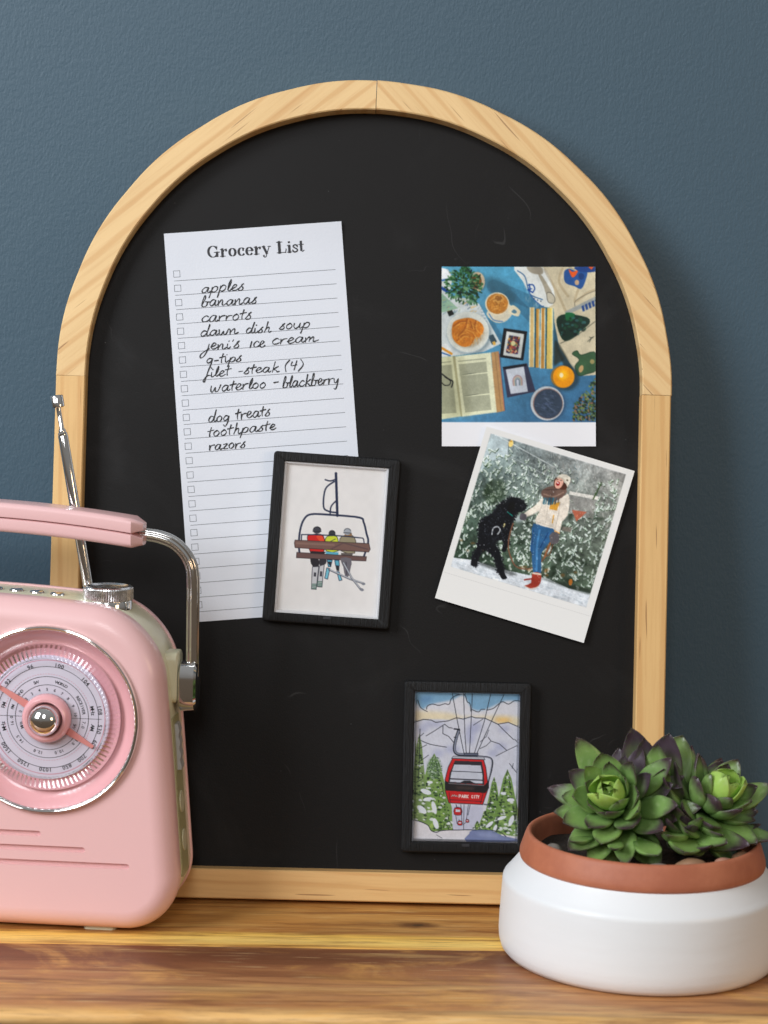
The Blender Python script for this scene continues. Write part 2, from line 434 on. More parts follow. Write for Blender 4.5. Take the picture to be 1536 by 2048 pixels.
rings = [[(x, RW-q, w) for q, w in section()] for x in np.linspace(-BW/2+RW+.0002, BW/2-RW-.0002, 8)]
V, F = rings_mesh(rings); sharp(mesh_obj('bottom_rail', V, F, M_bottom, board), 30)
out = [(-BW/2+RW-.003, .013), (BW/2-RW+.003, .013)] + [((BW/2-RW+.003)*math.cos(R(a)), BS+(BR-RW+.003)*math.sin(R(a))) for a in np.linspace(0, 180, 61)]
V, F = rings_mesh([[(x, y, PW-.004) for x, y in out], [(x, y, PW) for x, y in out]])
sharp(mesh_obj('writing_panel', V, F, M_board, board), 30)

def bm_at(u, v, w, rot):  # matrix of a thing lying on the board
    return MB @ Matrix.Translation((u, v, w)) @ Matrix.Rotation(R(rot), 4, 'Z')

# ---------------------------------------------------------------- strokes of flat print as thin geometry
def ribbon(V, F, pts, w, z):
    """miter-joined flat stroke; w number or list of widths"""
    pts = [np.array(p[:2], float) for p in pts]
    if len(pts) < 2: return
    b = len(V); n = len(pts)
    for i, p in enumerate(pts):
        t = pts[min(i+1, n-1)]-pts[max(i-1, 0)]; L = np.hypot(*t); t = t/L if L > 1e-9 else np.array([1., 0])
        nn = np.array([-t[1], t[0]]); ww = (w[i] if hasattr(w, '__len__') else w)/2
        q = p.copy()
        if i == 0: q = p-t*ww*.6
        if i == n-1: q = p+t*ww*.6
        V.append((q[0]+nn[0]*ww, q[1]+nn[1]*ww, z)); V.append((q[0]-nn[0]*ww, q[1]-nn[1]*ww, z))
    for i in range(n-1): F.append((b+2*i, b+2*i+1, b+2*i+3, b+2*i+2))

# grocery list ------------------------------------------------------------------
LW, LH = .106, .232
nl = empty('grocery_list', 'long white printed grocery list with handwritten items, tucked under the chairlift picture', 'note', mw=bm_at(-.0576, .2812, PW+.0004, 5.55))
nx, ny = 24, 50; V = []; F = []
def sheet_z(x, y): return .0006*math.exp(-((x+LW/2)/.02)**2)*(.4+.6*math.sin(y*9+1)**2)+.0012*max(0, (y-LH/2+.025)/.025)**2*(1+.4*math.sin(x*40))
for j in range(ny+1):
    for i in range(nx+1):
        x, y = -LW/2+LW*i/nx, -LH/2+LH*j/ny; V.append((x, y, sheet_z(x, y)+.0002))
for j in range(ny):
    for i in range(nx): a = j*(nx+1)+i; F.append((a, a+1, a+nx+2, a+nx+1))
o = mesh_obj('paper_sheet', V, F, M_paper, nl)
o.data.materials[0] = M_paper; md = o.modifiers.new('thickness', 'SOLIDIFY'); md.thickness = .00015; md.offset = -1; md.use_rim = False
# affine from zoom of the photograph to the sheet: (35,145) top-left, +(1327,-93) right, +(245,2905) down
Mz = np.linalg.inv(np.array([[1327, 245], [-93, 2905]], float))
def L2(px, py):
    s, t = Mz @ np.array([px-35, py-145]); return np.array([-LW/2+s*LW, LH/2-t*LH])
V = []; F = []
for i in range(24):
    dx, dy = 8.72*i, 107.55*i
    ax, ay = 118+dx, 499+dy; bx, by = 1322+dx*.97, 412+dy*.998
    P = [L2(ax+(bx-ax)*t, ay+(by-ay)*t) for t in np.linspace(0, 1, 12)]
    ribbon(V, F, P, .00028, 0)
    c = L2(135+dx, 446+dy); h = .00188
    for q in range(4):
        A_ = [(-h, -h), (h, -h), (h, h), (-h, h)][q]; B_ = [(-h, -h), (h, -h), (h, h), (-h, h)][(q+1) % 4]
        ribbon(V, F, [c+np.array(A_), c+np.array(B_)], .00026, 0)
V = [(x, y, sheet_z(x, y)+.00026) for x, y, z in V]
o = mesh_obj('printed_lines', V, F, M_pencil, nl, smooth=False)

# title: each glyph as strokes (pts, width) in em units, x to the right, baseline 0, cap height 1
def arc(cx, cy, rx, ry, a0, a1, n=16): return [(cx+rx*math.cos(R(a0+(a1-a0)*i/n)), cy+ry*math.sin(R(a0+(a1-a0)*i/n))) for i in range(n+1)]
def mod_w(P, thick, thin):  # didone contrast: vertical parts thick, horizontal parts thin
    P = [np.array(p, float) for p in P]; W = []
    for i in range(len(P)):
        t = P[min(i+1, len(P)-1)]-P[max(i-1, 0)]; L = max(1e-9, np.hypot(*t)); W.append(thin+(thick-thin)*abs(t[1]/L)**1.4)
    return W
TH, TN = .20, .05
def S(*a, w=None): return (list(a), w)
xh = .68
GLY = {
 'G': (1.0, [(arc(.47, .5, .36, .50, 38, 322, 26), 'm'), S((.76, .62), (.80, .98), w=.05), S((.55, .42), (.98, .42), w=.07), S((.78, .42), (.78, .06), w=.2)]),
 'r': (.66, [S((.20, 0), (.20, xh), w=TH), S((.02, .03), (.42, .03), w=.06), S((.04, xh-.03), (.22, xh-.03), w=.06), (catmull([(.28, .42), (.36, .60), (.50, .65)], 5), .07), S((.50, .50), (.50, .64), w=.15)]),
 'o': (.72, [(arc(.33, .34, .23, .34, 0, 360, 28), 'm')]),
 'c': (.62, [(arc(.33, .34, .23, .34, 45, 318, 22), 'm'), S((.46, .44), (.46, .58), w=.13)]),
 'e': (.66, [(arc(.33, .34, .23, .34, 8, 318, 24), 'm'), S((.12, .38), (.54, .38), w=.06)]),
 'y': (.70, [S((.12, xh), (.36, .04), w=.19), S((.58, xh), (.30, -.22), w=.06), (arc(.20, -.20, .10, .09, -20, -190, 10), .07), S((.12, -.12), (.12, -.2), w=.12), S((0, xh-.03), (.26, xh-.03), w=.06), S((.46, xh-.03), (.70, xh-.03), w=.06)]),
 'L': (.84, [S((.25, 0), (.25, 1), w=.22), S((.04, .03), (.74, .03), w=.06), S((.04, .97), (.48, .97), w=.06), S((.72, 0), (.78, .34), w=.07)]),
 'i': (.38, [S((.19, 0), (.19, xh-.06), w=TH), S((.01, .03), (.37, .03), w=.06), S((.03, xh-.03), (.2, xh-.03), w=.06), S((.19, .89), (.19, .94), w=.17)]),
 's': (.54, [(catmull([(.44, .50), (.34, .64), (.18, .62), (.12, .50), (.24, .38), (.38, .28), (.44, .16), (.34, .03), (.18, .02), (.07, .16)], 5), .11), S((.46, .44), (.46, .66), w=.05), S((.07, .02), (.07, .24), w=.05)]),
 't': (.48, [S((.20, .12), (.20, .92), w=.18), S((.02, xh-.03), (.40, xh-.03), w=.06), (catmull([(.22, .08), (.30, .02), (.42, .12)], 5), .07)]),
 ' ': (.42, []),
}
V = []; F = []; x = 0.0; zl = 0
o0 = L2(362, 322); o1 = L2(1092, 276); ux = (o1-o0); L_tot = np.hypot(*ux); ux = ux/L_tot; uy = np.array([-ux[1], ux[0]])
tot = sum(GLY[ch][0] for ch in 'Grocery List'); em = L_tot/tot; cap = .0066
for ch in 'Grocery List':
    adv, sts = GLY[ch]
    for P, w in sts:
        if w == 'm': w = mod_w(P, TH, TN)
        sc = lambda q: q*cap*1.12
        Pm = [o0+ux*((x+p[0])*em)+uy*(p[1]*cap) for p in P]
        zl += 1
        ribbon(V, F, Pm, [sc(q) for q in w] if hasattr(w, '__len__') else sc(w), zl*2e-6)
    x += adv
V = [(a, b, sheet_z(a, b)+.00027+z) for a, b, z in V]
mesh_obj('printed_title', V, F, M_ink, nl, smooth=False)

# handwriting: pen font, unit = x-height, strokes smoothed
HW = {
 'a': (1.15, [[(.85, .85), (.45, .98), (.1, .5), (.25, .05), (.6, .2), (.88, .9), (.8, .2), (1.0, .05), (1.15, .25)]]),
 'b': (1.1, [[(.15, .3), (.45, 1.3), (.42, 1.9), (.25, 1.6), (.12, .3), (.35, 0), (.75, .15), (.8, .7), (.5, .85), (.85, .75), (1.1, .8)]]),
 'c': (.9, [[(.8, .8), (.5, .98), (.1, .55), (.2, .08), (.6, .05), (.9, .25)]]),
 'd': (1.15, [[(.8, .75), (.4, .95), (.08, .45), (.25, .02), (.65, .25), (.95, 1.2), (1.05, 1.95), (.88, .9), (.85, .15), (1.05, .05), (1.2, .25)]]),
 'e': (.9, [[(.05, .35), (.5, .55), (.7, .85), (.4, 1.0), (.12, .5), (.3, .05), (.65, .08), (.9, .3)]]),
 'f': (.8, [[(.9, 1.5), (.6, 1.9), (.4, 1.2), (.25, .2), (.1, -.8), (-.1, -.6), (.15, 0), (.45, .35), (.75, .3)]]),
 'g': (1.1, [[(.8, .8), (.4, .95), (.1, .5), (.3, .1), (.65, .35), (.85, .9), (.75, -.2), (.45, -.9), (.2, -.65)]]),
 'h': (1.1, [[(.15, 0), (.35, 1.0), (.45, 1.9)], [(.2, .3), (.5, .85), (.75, .8), (.72, .2), (.9, 0), (1.1, .2)]]),
 'i': (.55, [[(.1, .85), (.12, .2), (.3, .02), (.55, .3)], [(.2, 1.3), (.25, 1.36)]]),
 'I': (.6, [[(.3, .95), (.15, 0)]]),
 'j': (.7, [[(.5, .95), (.4, 0), (.05, -1.0), (-.35, -1.3), (-.4, -.8), (.1, -.2), (.6, .15)]]),
 'k': (1.0, [[(.2, 0), (.4, 1.8)], [(.9, .95), (.35, .5), (.65, .3), (.85, 0), (1.1, .1)]]),
 'l': (.5, [[(.1, .2), (.4, 1.2), (.4, 1.85), (.2, 1.2), (.15, .2), (.35, .02), (.55, .25)]]),
 'L': (.5, [[(.35, 1.85), (.2, .9), (.1, .1)]]),
 'm': (1.6, [[(.05, .85), (.12, 0)], [(.12, .3), (.4, .9), (.55, .8), (.52, .1)], [(.55, .4), (.85, .9), (1.0, .75), (1.0, .1), (1.25, .1), (1.6, .3)]]),
 'n': (1.15, [[(.05, .85), (.12, 0)], [(.12, .3), (.45, .9), (.65, .8), (.65, .15), (.85, .02), (1.15, .25)]]),
 'o': (.95, [[(.5, .95), (.12, .6), (.2, .1), (.55, .05), (.8, .5), (.55, .93), (.4, .85)]]),
 'p': (1.05, [[(.2, .9), (.1, 0), (-.05, -.85)], [(.12, .3), (.45, .95), (.85, .85), (.8, .3), (.45, .05), (.2, .2)]]),
 'q': (1.05, [[(.8, .8), (.4, .95), (.1, .5), (.3, .1), (.65, .35), (.85, .9), (.7, -.2), (.55, -.95)]]),
 'r': (.85, [[(.1, .85), (.15, 0)], [(.15, .3), (.35, .75), (.8, .85)]]),
 's': (.8, [[(.0, .15), (.4, .75), (.62, 1.08)], [(.62, 1.08), (.36, .82), (.62, .4), (.5, .04), (.12, .02)]]),
 'S': (.85, [[(.8, 1.25), (.5, 1.4), (.3, 1.1), (.6, .6), (.5, .1), (.15, .05)]]),
 't': (.7, [[(.4, 1.6), (.25, .6), (.3, .02)], [(-.05, .95), (.75, 1.1)]]),
 'u': (1.15, [[(.1, .9), (.1, .3), (.35, 0), (.7, .3), (.85, .9), (.82, .2), (1.0, .02), (1.2, .25)]]),
 'w': (1.4, [[(.05, .9), (.15, .15), (.4, .05), (.65, .6), (.7, .1), (1.0, .1), (1.25, .9), (1.4, .85)]]),
 'y': (1.1, [[(.1, .9), (.2, .3), (.5, .2), (.8, .85), (.75, 0), (.5, -.9), (.2, -.8)]]),
 'z': (.9, [[(.1, .85), (.7, .9), (.2, .1), (.85, .1)]]),
 '(': (.6, [[(.5, 1.7), (.15, .9), (.3, -.1)]]), ')': (.6, [[(.1, 1.8), (.45, .9), (.05, -.1)]]),
 '4': (.9, [[(.2, 1.4), (.15, .8), (.7, .85)], [(.65, 1.5), (.5, .1)]]),
 '-': (.8, [[(.1, .5), (.6, .55)]]), "'": (.4, [[(.25, 1.4), (.15, 1.1)]]), ' ': (.9, []), 'W': (1.5, [[(.1, 1.1), (.1, .3), (.35, .05), (.65, .8), (.7, .15), (1.05, .2), (1.35, 1.15)]]),
}
WORDS = [  # word, start and end of its baseline in the zoomed photograph, x-height there
 ('apples', 318, 590, 640, 566, 48), ('bananas', 318, 692, 738, 664, 46), ('carrots', 322, 810, 700, 782, 48),
 ('dawn', 316, 916, 600, 894, 44), ('dish', 655, 892, 846, 884, 44), ('soup', 905, 862, 1138, 850, 44),
 ("jeni's", 350, 1016, 614, 1000, 46), ('Ice', 684, 1000, 800, 994, 50), ('cream', 850, 975, 1200, 955, 44),
 ('q-tips', 362, 1122, 630, 1100, 42), ('filet', 352, 1222, 545, 1206, 44), ('-steak', 600, 1200, 905, 1178, 44), ('(4)', 940, 1180, 1095, 1165, 50),
 ('Waterloo', 395, 1334, 815, 1300, 48), ('-', 862, 1284, 915, 1280, 50), ('blackberry', 935, 1300, 1365, 1266, 48),
 ('dog', 385, 1560, 550, 1545, 46), ('treats', 590, 1540, 850, 1506, 48), ('toothpaste', 382, 1668, 892, 1612, 44), ('razors', 392, 1768, 668, 1746, 46),
]
V = []; F = []; rnd = random.Random(4); k = 0
for wd, x0, y0, x1, y1, xhp in WORDS:
    A0 = L2(x0, y0); B0 = L2(x1, y1); tot = sum(HW[c][0] for c in wd); d = B0-A0; Ld = np.hypot(*d); d = d/Ld; nn = np.array([-d[1], d[0]])
    # zoom px -> metres
    sy = xhp*LH/2905*.95; sx = Ld/tot; cx = 0
    for ch in wd:
        adv, sts = HW[ch]; jy = rnd.uniform(-.05, .05); js = rnd.uniform(.93, 1.07)
        for st in sts:
            P = [(cx+p[0]*1.0+(p[1]*.16), p[1]*js*rnd.uniform(.97, 1.03)+jy) for p in st]
            Q = catmull([A0+d*(p[0]*sx)+nn*(p[1]*sy) for p in P], 5); k += 1
            W = [.00066*(1+.26*math.sin(i*.5+k)) for i in range(len(Q))]
            ribbon(V, F, Q, W, (k % 40)*1.5e-6)
        cx += adv
V = [(a, b, sheet_z(a, b)+.00034+z) for a, b, z in V]
mesh_obj('handwriting', V, F, M_pen, nl, smooth=False)

# ---------------------------------------------------------------- flat printed pictures (paint box)
class Paint:
    """small software canvas; coordinates are those of a reference rectangle tl, tr, bl"""
    def __init__(s, w, h, tl, tr, bl, bg=(255, 255, 255), ss=2):
        s.ss = ss; s.w, s.h = w*ss, h*ss
        s.a = np.empty((s.h, s.w, 3), np.float32); s.a[:] = bg
        tl, tr, bl = map(lambda q: np.array(q, float), (tl, tr, bl))
        M = np.array([[(tr-tl)[0], (bl-tl)[0]], [(tr-tl)[1], (bl-tl)[1]]]); s.Mi = np.linalg.inv(M); s.tl = tl
        s.k = s.w/np.hypot(*(tr-tl))  # raster px per unit
    def T(s, P):
        P = (np.asarray(P, float).reshape(-1, 2)-s.tl) @ s.Mi.T
        return P*np.array([s.w, s.h])
    def _blend(s, x0, y0, m, c):
        h, w = m.shape; v = s.a[y0:y0+h, x0:x0+w]; v += (np.array(c, np.float32)-v)*m[..., None]
    def _box(s, P, pad):
        x0 = max(0, int(P[:, 0].min()-pad)); x1 = min(s.w, int(P[:, 0].max()+pad)+2); y0 = max(0, int(P[:, 1].min()-pad)); y1 = min(s.h, int(P[:, 1].max()+pad)+2)
        return x0, y0, x1, y1
    def poly(s, P, c, al=1.0, smooth=0, blur=0, edge=None, ew=3, noise=0, seed=0):
        if smooth: P = catmull(P, smooth, True)
        P0 = P; P = s.T(P); x0, y0, x1, y1 = s._box(P, 2+blur*3)
        if x1 <= x0 or y1 <= y0: return
        X, Y = np.meshgrid(np.arange(x0, x1)+.5, np.arange(y0, y1)+.5); ins = np.zeros(X.shape, bool)
        n = len(P)
        for i in range(n):
            ax, ay = P[i]; bx, by = P[(i+1) % n]
            if ay == by: continue
            cnd = ((ay > Y) != (by > Y)) & (X < (bx-ax)*(Y-ay)/(by-ay)+ax); ins ^= cnd
        m = ins.astype(np.float32)
        if blur:
            r = max(1, int(blur)); k = np.ones(2*r+1)/(2*r+1)
            for _ in range(2):
                m = np.apply_along_axis(lambda q: np.convolve(q, k, 'same'), 0, m); m = np.apply_along_axis(lambda q: np.convolve(q, k, 'same'), 1, m)
        if noise: m = m*(1-noise*s.nz(seed, 10)[y0:y1, x0:x1])
        s._blend(x0, y0, m*al, c)
        if edge is not None: s.line(list(P0)+[P0[0]], ew, edge)
    def ell(s, cx, cy, rx, ry, c, al=1.0, rot=0, blur=0, **k):
        a = np.linspace(0, 2*np.pi, 40, endpoint=False); r = R(rot)
        P = [(cx+rx*math.cos(q)*math.cos(r)-ry*math.sin(q)*math.sin(r), cy+rx*math.cos(q)*math.sin(r)+ry*math.sin(q)*math.cos(r)) for q in a]
        s.poly(P, c, al, blur=blur, **k)
    def line(s, P, w, c, al=1.0, smooth=0):
        if smooth: P = catmull(P, smooth)
        P = s.T(P); hw = w*s.k/2
        x0, y0, x1, y1 = s._box(P, hw+1)
        if x1 <= x0 or y1 <= y0: return
        M = np.zeros((y1-y0, x1-x0), np.float32)
        for i in range(len(P)-1):
            a, b = P[i], P[i+1]; u0, v0, u1, v1 = s._box(np.array([a, b]), hw+1)
            if u1 <= u0 or v1 <= v0: continue
            X, Y = np.meshgrid(np.arange(u0, u1)+.5, np.arange(v0, v1)+.5); d = b-a; L = d@d
            t = np.clip(((X-a[0])*d[0]+(Y-a[1])*d[1])/max(L, 1e-9), 0, 1)
            D = np.hypot(X-a[0]-t*d[0], Y-a[1]-t*d[1]); m = np.clip(hw-D+.5, 0, 1)
            sub = M[v0-y0:v1-y0, u0-x0:u1-x0]; np.maximum(sub, m, out=sub)
        s._blend(x0, y0, M*min(1, al)*min(1, max(.3, hw*2)), c)
    _nc = {}
    def nz(s, seed, cells):
        key = (s.w, s.h, seed, cells)
        if key not in s._nc:
            rg = np.random.default_rng(seed); g = rg.random((cells+2, cells+2))
            yy = np.linspace(0, cells, s.h); xx = np.linspace(0, cells, s.w)
            yi = yy.astype(int); xi = xx.astype(int); fy = yy-yi; fx = xx-xi; fy = fy*fy*(3-2*fy); fx = fx*fx*(3-2*fx)
            A = g[yi][:, xi]; B = g[yi][:, xi+1]; C_ = g[yi+1][:, xi]; D = g[yi+1][:, xi+1]
            s._nc[key] = ((A*(1-fx)+B*fx)*(1-fy[:, None])+(C_*(1-fx)+D*fx)*fy[:, None]).astype(np.float32)
        return s._nc[key]
    def mottle(s, amp, cells=(6, 16, 60, 200), seed=0):
        n = sum(s.nz(seed+i, c)-.5 for i, c in enumerate(cells))/len(cells)*2; s.a *= (1+amp*n)[..., None]
    def grad(s, P, cs):
        """bilinear wash between 4 corner colours tl,tr,bl,br over polygon-less full canvas"""
        tl, tr, bl, br = [np.array(c, np.float32) for c in cs]
        u = np.linspace(0, 1, s.w)[None, :, None]; v = np.linspace(0, 1, s.h)[:, None, None]
        s.a[:] = (tl*(1-u)+tr*u)*(1-v)+(bl*(1-u)+br*u)*v
    def soften(s, r=1, t=2):
        for _ in range(t):
            for ax in (0, 1):
                s.a = sum(np.roll(s.a, k, ax) for k in range(-r, r+1))/(2*r+1)
    def done(s):
        a = np.clip(s.a, 0, 255).reshape(s.h//s.ss, s.ss, s.w//s.ss, s.ss, 3).mean((1, 3))/255
        return np.where(a <= .04045, a/12.92, ((a+.055)/1.055)**2.4)
def print_mesh(name, img, w, h, mat, parent, curl=lambda x, y: 0*x, local=None):
    """a sheet w x h metres whose vertices carry the printed colours"""
    ny, nx = img.shape[:2]
    xs = np.linspace(-w/2, w/2, nx); ys = np.linspace(h/2, -h/2, ny); X, Y = np.meshgrid(xs, ys)
    co = np.stack([X, Y, curl(X, Y)+0*X], -1).reshape(-1, 3)
    me = bpy.data.meshes.new(name); idx = np.arange(nx*ny).reshape(ny, nx)
    q = np.stack([idx[:-1, :-1], idx[1:, :-1], idx[1:, 1:], idx[:-1, 1:]], -1).reshape(-1, 4)
    me.vertices.add(len(co)); me.vertices.foreach_set('co', co.ravel().astype(np.float32))
    me.loops.add(q.size); me.loops.foreach_set('vertex_index', q.ravel().astype(np.int32))
    me.polygons.add(len(q)); me.polygons.foreach_set('loop_start', np.arange(0, q.size, 4, dtype=np.int32))
    me.update(calc_edges=True); me.polygons.foreach_set('use_smooth', np.ones(len(q), bool))
    at = me.color_attributes.new('print', 'FLOAT_COLOR', 'POINT')
    c4 = np.ones((nx*ny, 4), np.float32); c4[:, :3] = img.reshape(-1, 3); at.data.foreach_set('color', c4.ravel())
    me.materials.append(mat); me.update()
    o = bpy.data.objects.new(name, me); col.objects.link(o)
    if parent: o.parent = parent
    if local is not None: o.matrix_local = local
    return o
rg = np.random.default_rng(11)
def U(a, b): return float(rg.uniform(a, b))

# ---- photo 1: breakfast flat lay -------------------------------------------------
p = Paint(276, 322, (90, 62), (1477, 62), (90, 1685), (100, 150, 180))
p.grad(None, [(96, 166, 196), (70, 140, 172), (84, 140, 176), (62, 100, 138)])
p.mottle(.16, (4, 9, 50, 220), 3)
for q in [((560, 240), (980, 420), 120), ((700, 320), (1000, 620), 90), ((520, 560), (640, 760), 70)]:
    p.line([q[0], q[1]], q[2], (44, 82, 104), .35)
p.poly([(480, 180), (620, 170), (760, 330), (700, 420), (560, 330)], (50, 84, 98), .6, 4, blur=8)
# newspapers, top left
p.poly([(88, 75), (150, 90), (190, 160), (160, 330), (330, 350), (430, 400), (625, 758), (470, 832), (200, 870), (88, 800)], (206, 214, 214))
p.poly([(88, 300), (240, 440), (90, 480)], (150, 184, 160)); p.poly([(88, 240), (170, 290), (150, 310), (88, 270)], (36, 80, 150))
p.poly([(88, 75), (130, 85), (180, 150), (130, 190), (88, 170)], (232, 236, 240)); p.line([(95, 190), (160, 175)], 16, (70, 120, 180))
for i in range(46):
    x, y = U(95, 420), U(360, 520); p.line([(x, y), (x+U(12, 50), y+U(-22, -6))], U(3, 9), [(120, 150, 160), (70, 100, 130), (160, 180, 140), (220, 170, 90)][i % 4], .7)
p.poly([(140, 470), (185, 455), (205, 495), (160, 515)], (34, 38, 34)); p.poly([(510, 690), (555, 672), (590, 740), (545, 770)], (60, 80, 90)); p.poly([(545, 745), (570, 735), (580, 765), (560, 775)], (214, 170, 80))
for i in range(12): p.line([(440+i*4, 420+i*28), (470+i*6, 415+i*28)], 5, (110, 140, 160), .8)
p.poly([(88, 765), (140, 760), (190, 830), (190, 870), (88, 880)], (222, 226, 226)); p.line([(95, 800), (180, 850)], 22, (214, 150, 60)); p.line([(90, 840), (170, 868)], 12, (50, 100, 160))
# plant pot and plant
p.ell(425, 205, 62, 90, (52, 78, 82), .5, blur=6); p.ell(415, 200, 66, 88, (196, 178, 150)); p.ell(402, 196, 50, 66, (96, 66, 38)); p.ell(410, 190, 36, 48, (150, 100, 44), .6)
for i in range(330):
    a = U(0, 6.28); r = U(0, 1)**.6; x, y = 290+math.cos(a)*r*165, 232+math.sin(a)*r*150
    if x > 400 and y < 150: continue
    l = U(12, 26); b = a+U(-.8, .8); g = [(24, 62, 36), (38, 86, 48), (62, 112, 68), (112, 152, 112), (14, 40, 26)][int(U(0, 5))]
    p.line([(x, y), (x+math.cos(b)*l, y+math.sin(b)*l)], U(8, 15), g)
for i in range(40): x, y = U(250, 335), U(66, 130); p.line([(x, y), (x+U(-14, 14), y+U(-16, 10))], 12, [(28, 68, 38), (60, 112, 66)][i % 2])
for i in range(26): x, y = U(340, 410), U(330, 400); p.line([(x, y), (x+U(-10, 14), y+U(4, 22))], 10, [(40, 88, 56), (104, 148, 112)][i % 2])
# mug
p.poly([(500, 470), (560, 560), (660, 560), (730, 480), (690, 400)], (214, 208, 186), 1, 4); p.line([(520, 490), (560, 545), (640, 558)], 10, (60, 110, 170), .8, 4)
p.poly([(690, 470), (730, 410), (795, 455), (795, 490), (770, 512)], (222, 212, 182), 1, 3); p.poly([(720, 470), (745, 448), (770, 470), (750, 488)], (60, 110, 140), .8, 3)
p.ell(592, 398, 108, 102, (228, 218, 190)); p.ell(594, 398, 98, 93, (186, 124, 50)); p.ell(602, 352, 50, 38, (204, 152, 80)); p.ell(604, 348, 34, 24, (150, 100, 44))
for i in range(120): a, r = U(0, 6.28), U(0, 88); p.ell(594+r*math.cos(a), 400+r*math.sin(a)*.95, U(3, 8), U(3, 7), [(156, 98, 32), (208, 148, 66), (224, 168, 92)][i % 3], .7)
# plate and croissant
p.ell(345, 672, 196, 188, (60, 84, 96), .5, blur=6); p.ell(328, 656, 194, 188, (172, 186, 190)); p.ell(328, 652, 190, 183, (212, 216, 208)); p.ell(322, 660, 150, 142, (196, 200, 190))
p.ell(335, 665, 150, 120, (160, 140, 110), .5, blur=7)
cro = [(190, 585), (230, 545), (330, 526), (400, 545), (455, 580), (470, 640), (430, 700), (400, 700), (350, 775), (280, 785), (220, 750), (186, 690)]
p.poly(cro, (206, 126, 40), 1, 5)
for P in ([(200, 600), (260, 560), (330, 560)], [(320, 540), (300, 620), (240, 690)], [(300, 620), (360, 650), (390, 700)], [(230, 730), (290, 680), (350, 700)], [(400, 550), (390, 620), (440, 660)], [(350, 560), (370, 620)]):
    p.line(P, 12, (150, 78, 18), .75, 5); p.line([(a+14, b+10) for a, b in P], 13, (236, 168, 78), .7, 5)
for i in range(160): x, y = U(195, 460), U(535, 780); p.ell(x, y, U(3, 9), U(2, 6), [(238, 172, 82), (168, 92, 26)][i % 2], .35*(((x-328)/145)**2+((y-655)/130)**2 < .85))
# book stack (fore-edges)
p.poly([(1100, 450), (1150, 520), (1140, 900), (1100, 985)], (34, 60, 66), .6, blur=5)
xs = [884, 936, 984, 1034, 1104]; cs = [(214, 190, 134), (196, 146, 66), (190, 140, 70), (226, 206, 120)]
for i in range(4):
    a, b = xs[i], xs[i+1]; ya = 432+[-2, 10, 4, 2][i]; yb = 972+[-2, 2, 10, 12][i]
    p.poly([(a, ya), (b-10, ya), (b-16, yb), (a-8, yb)], cs[i]); p.poly([(a, ya), (a+9, ya), (a, yb), (a-9, yb)], (40, 78, 84) if i % 2 else (222, 226, 206))
    p.poly([(b-18, ya+5), (b-8, ya+5), (b-14, yb), (b-22, yb)], (222, 218, 180))
    for j in range(5): x = a+12+j*6; p.line([(x, ya+4), (x-8, yb-4)], 2.2, (160, 116, 50), .5)
# creases of the cloth and crumbs of light: many soft strokes
for i in range(150):
    x, y = U(1120, 1470), U(80, 980)
    if x < 1120+(y-400)*.35: continue
    a = U(-.9, .2)+1.3; l = U(20, 80); Pn = [(x, y), (x+math.cos(a)*l, y+math.sin(a)*l)]; p.line(Pn, U(6, 18), [(150, 132, 100), (232, 222, 198)][i % 2], .22)
for i in range(60):
    x, y = U(830, 1060), U(80, 400); p.line([(x, y), (x+U(-20, 20), y+U(20, 60))], U(4, 12), [(170, 176, 176), (240, 242, 240)][i % 2], .25)
for i in range(240):
    a, r = U(0, 6.28), U(0, 1)**.5; x, y = 328+r*138*math.cos(a), 655+r*122*math.sin(a); b = math.atan2(y-700, x-300)+1.57
    p.line([(x, y), (x+math.cos(b)*U(10, 26), y+math.sin(b)*U(10, 26))], U(2, 6), [(146, 76, 18), (240, 178, 92), (190, 112, 34), (222, 150, 62)][i % 4], .5)
for i in range(60):
    a = U(0, 6.28); p.line([(590+96*math.cos(a), 398+92*math.sin(a)), (590+96*math.cos(a+.2), 398+92*math.sin(a+.2))], 3, [(150, 120, 80), (244, 238, 220)][i % 2], .4)
# small frames
p.poly([(650, 618), (862, 648), (826, 910), (612, 880)], (20, 22, 26)); p.poly([(676, 646), (834, 672), (804, 888), (645, 862)], (206, 210, 206)); p.poly([(700, 682), (800, 698), (776, 854), (670, 838)], (70, 50, 60))
for i in range(90):
    s_, t_ = U(0, 1), U(0, 1); p.ell(700+100*s_-28*t_, 684+16*s_+152*t_, U(5, 11), U(5, 9), [(196, 92, 70), (206, 152, 70), (60, 70, 110), (150, 60, 80), (80, 110, 90), (226, 190, 140)][i % 6], .9)
p.ell(736, 755, 20, 22, (220, 214, 160))
p.poly([(640, 968), (860, 936), (935, 1190), (680, 1245)], (60, 62, 84)); p.poly([(640, 968), (850, 936), (856, 960), (650, 992)], (24, 28, 40)); p.poly([(668, 992), (830, 964), (866, 1190), (712, 1212)], (198, 204, 214))
for r, c in ((42, (150, 110, 110)), (33, (190, 150, 120)), (24, (120, 140, 130)), (15, (90, 100, 120))): p.line(arc(774, 1096, r, r*1.25, 180, 360, 14), 6, c); p.line([(774-r, 1096), (774-r+4, 1136)], 6, c); p.line([(774+r, 1096), (774+r, 1132)], 6, c)
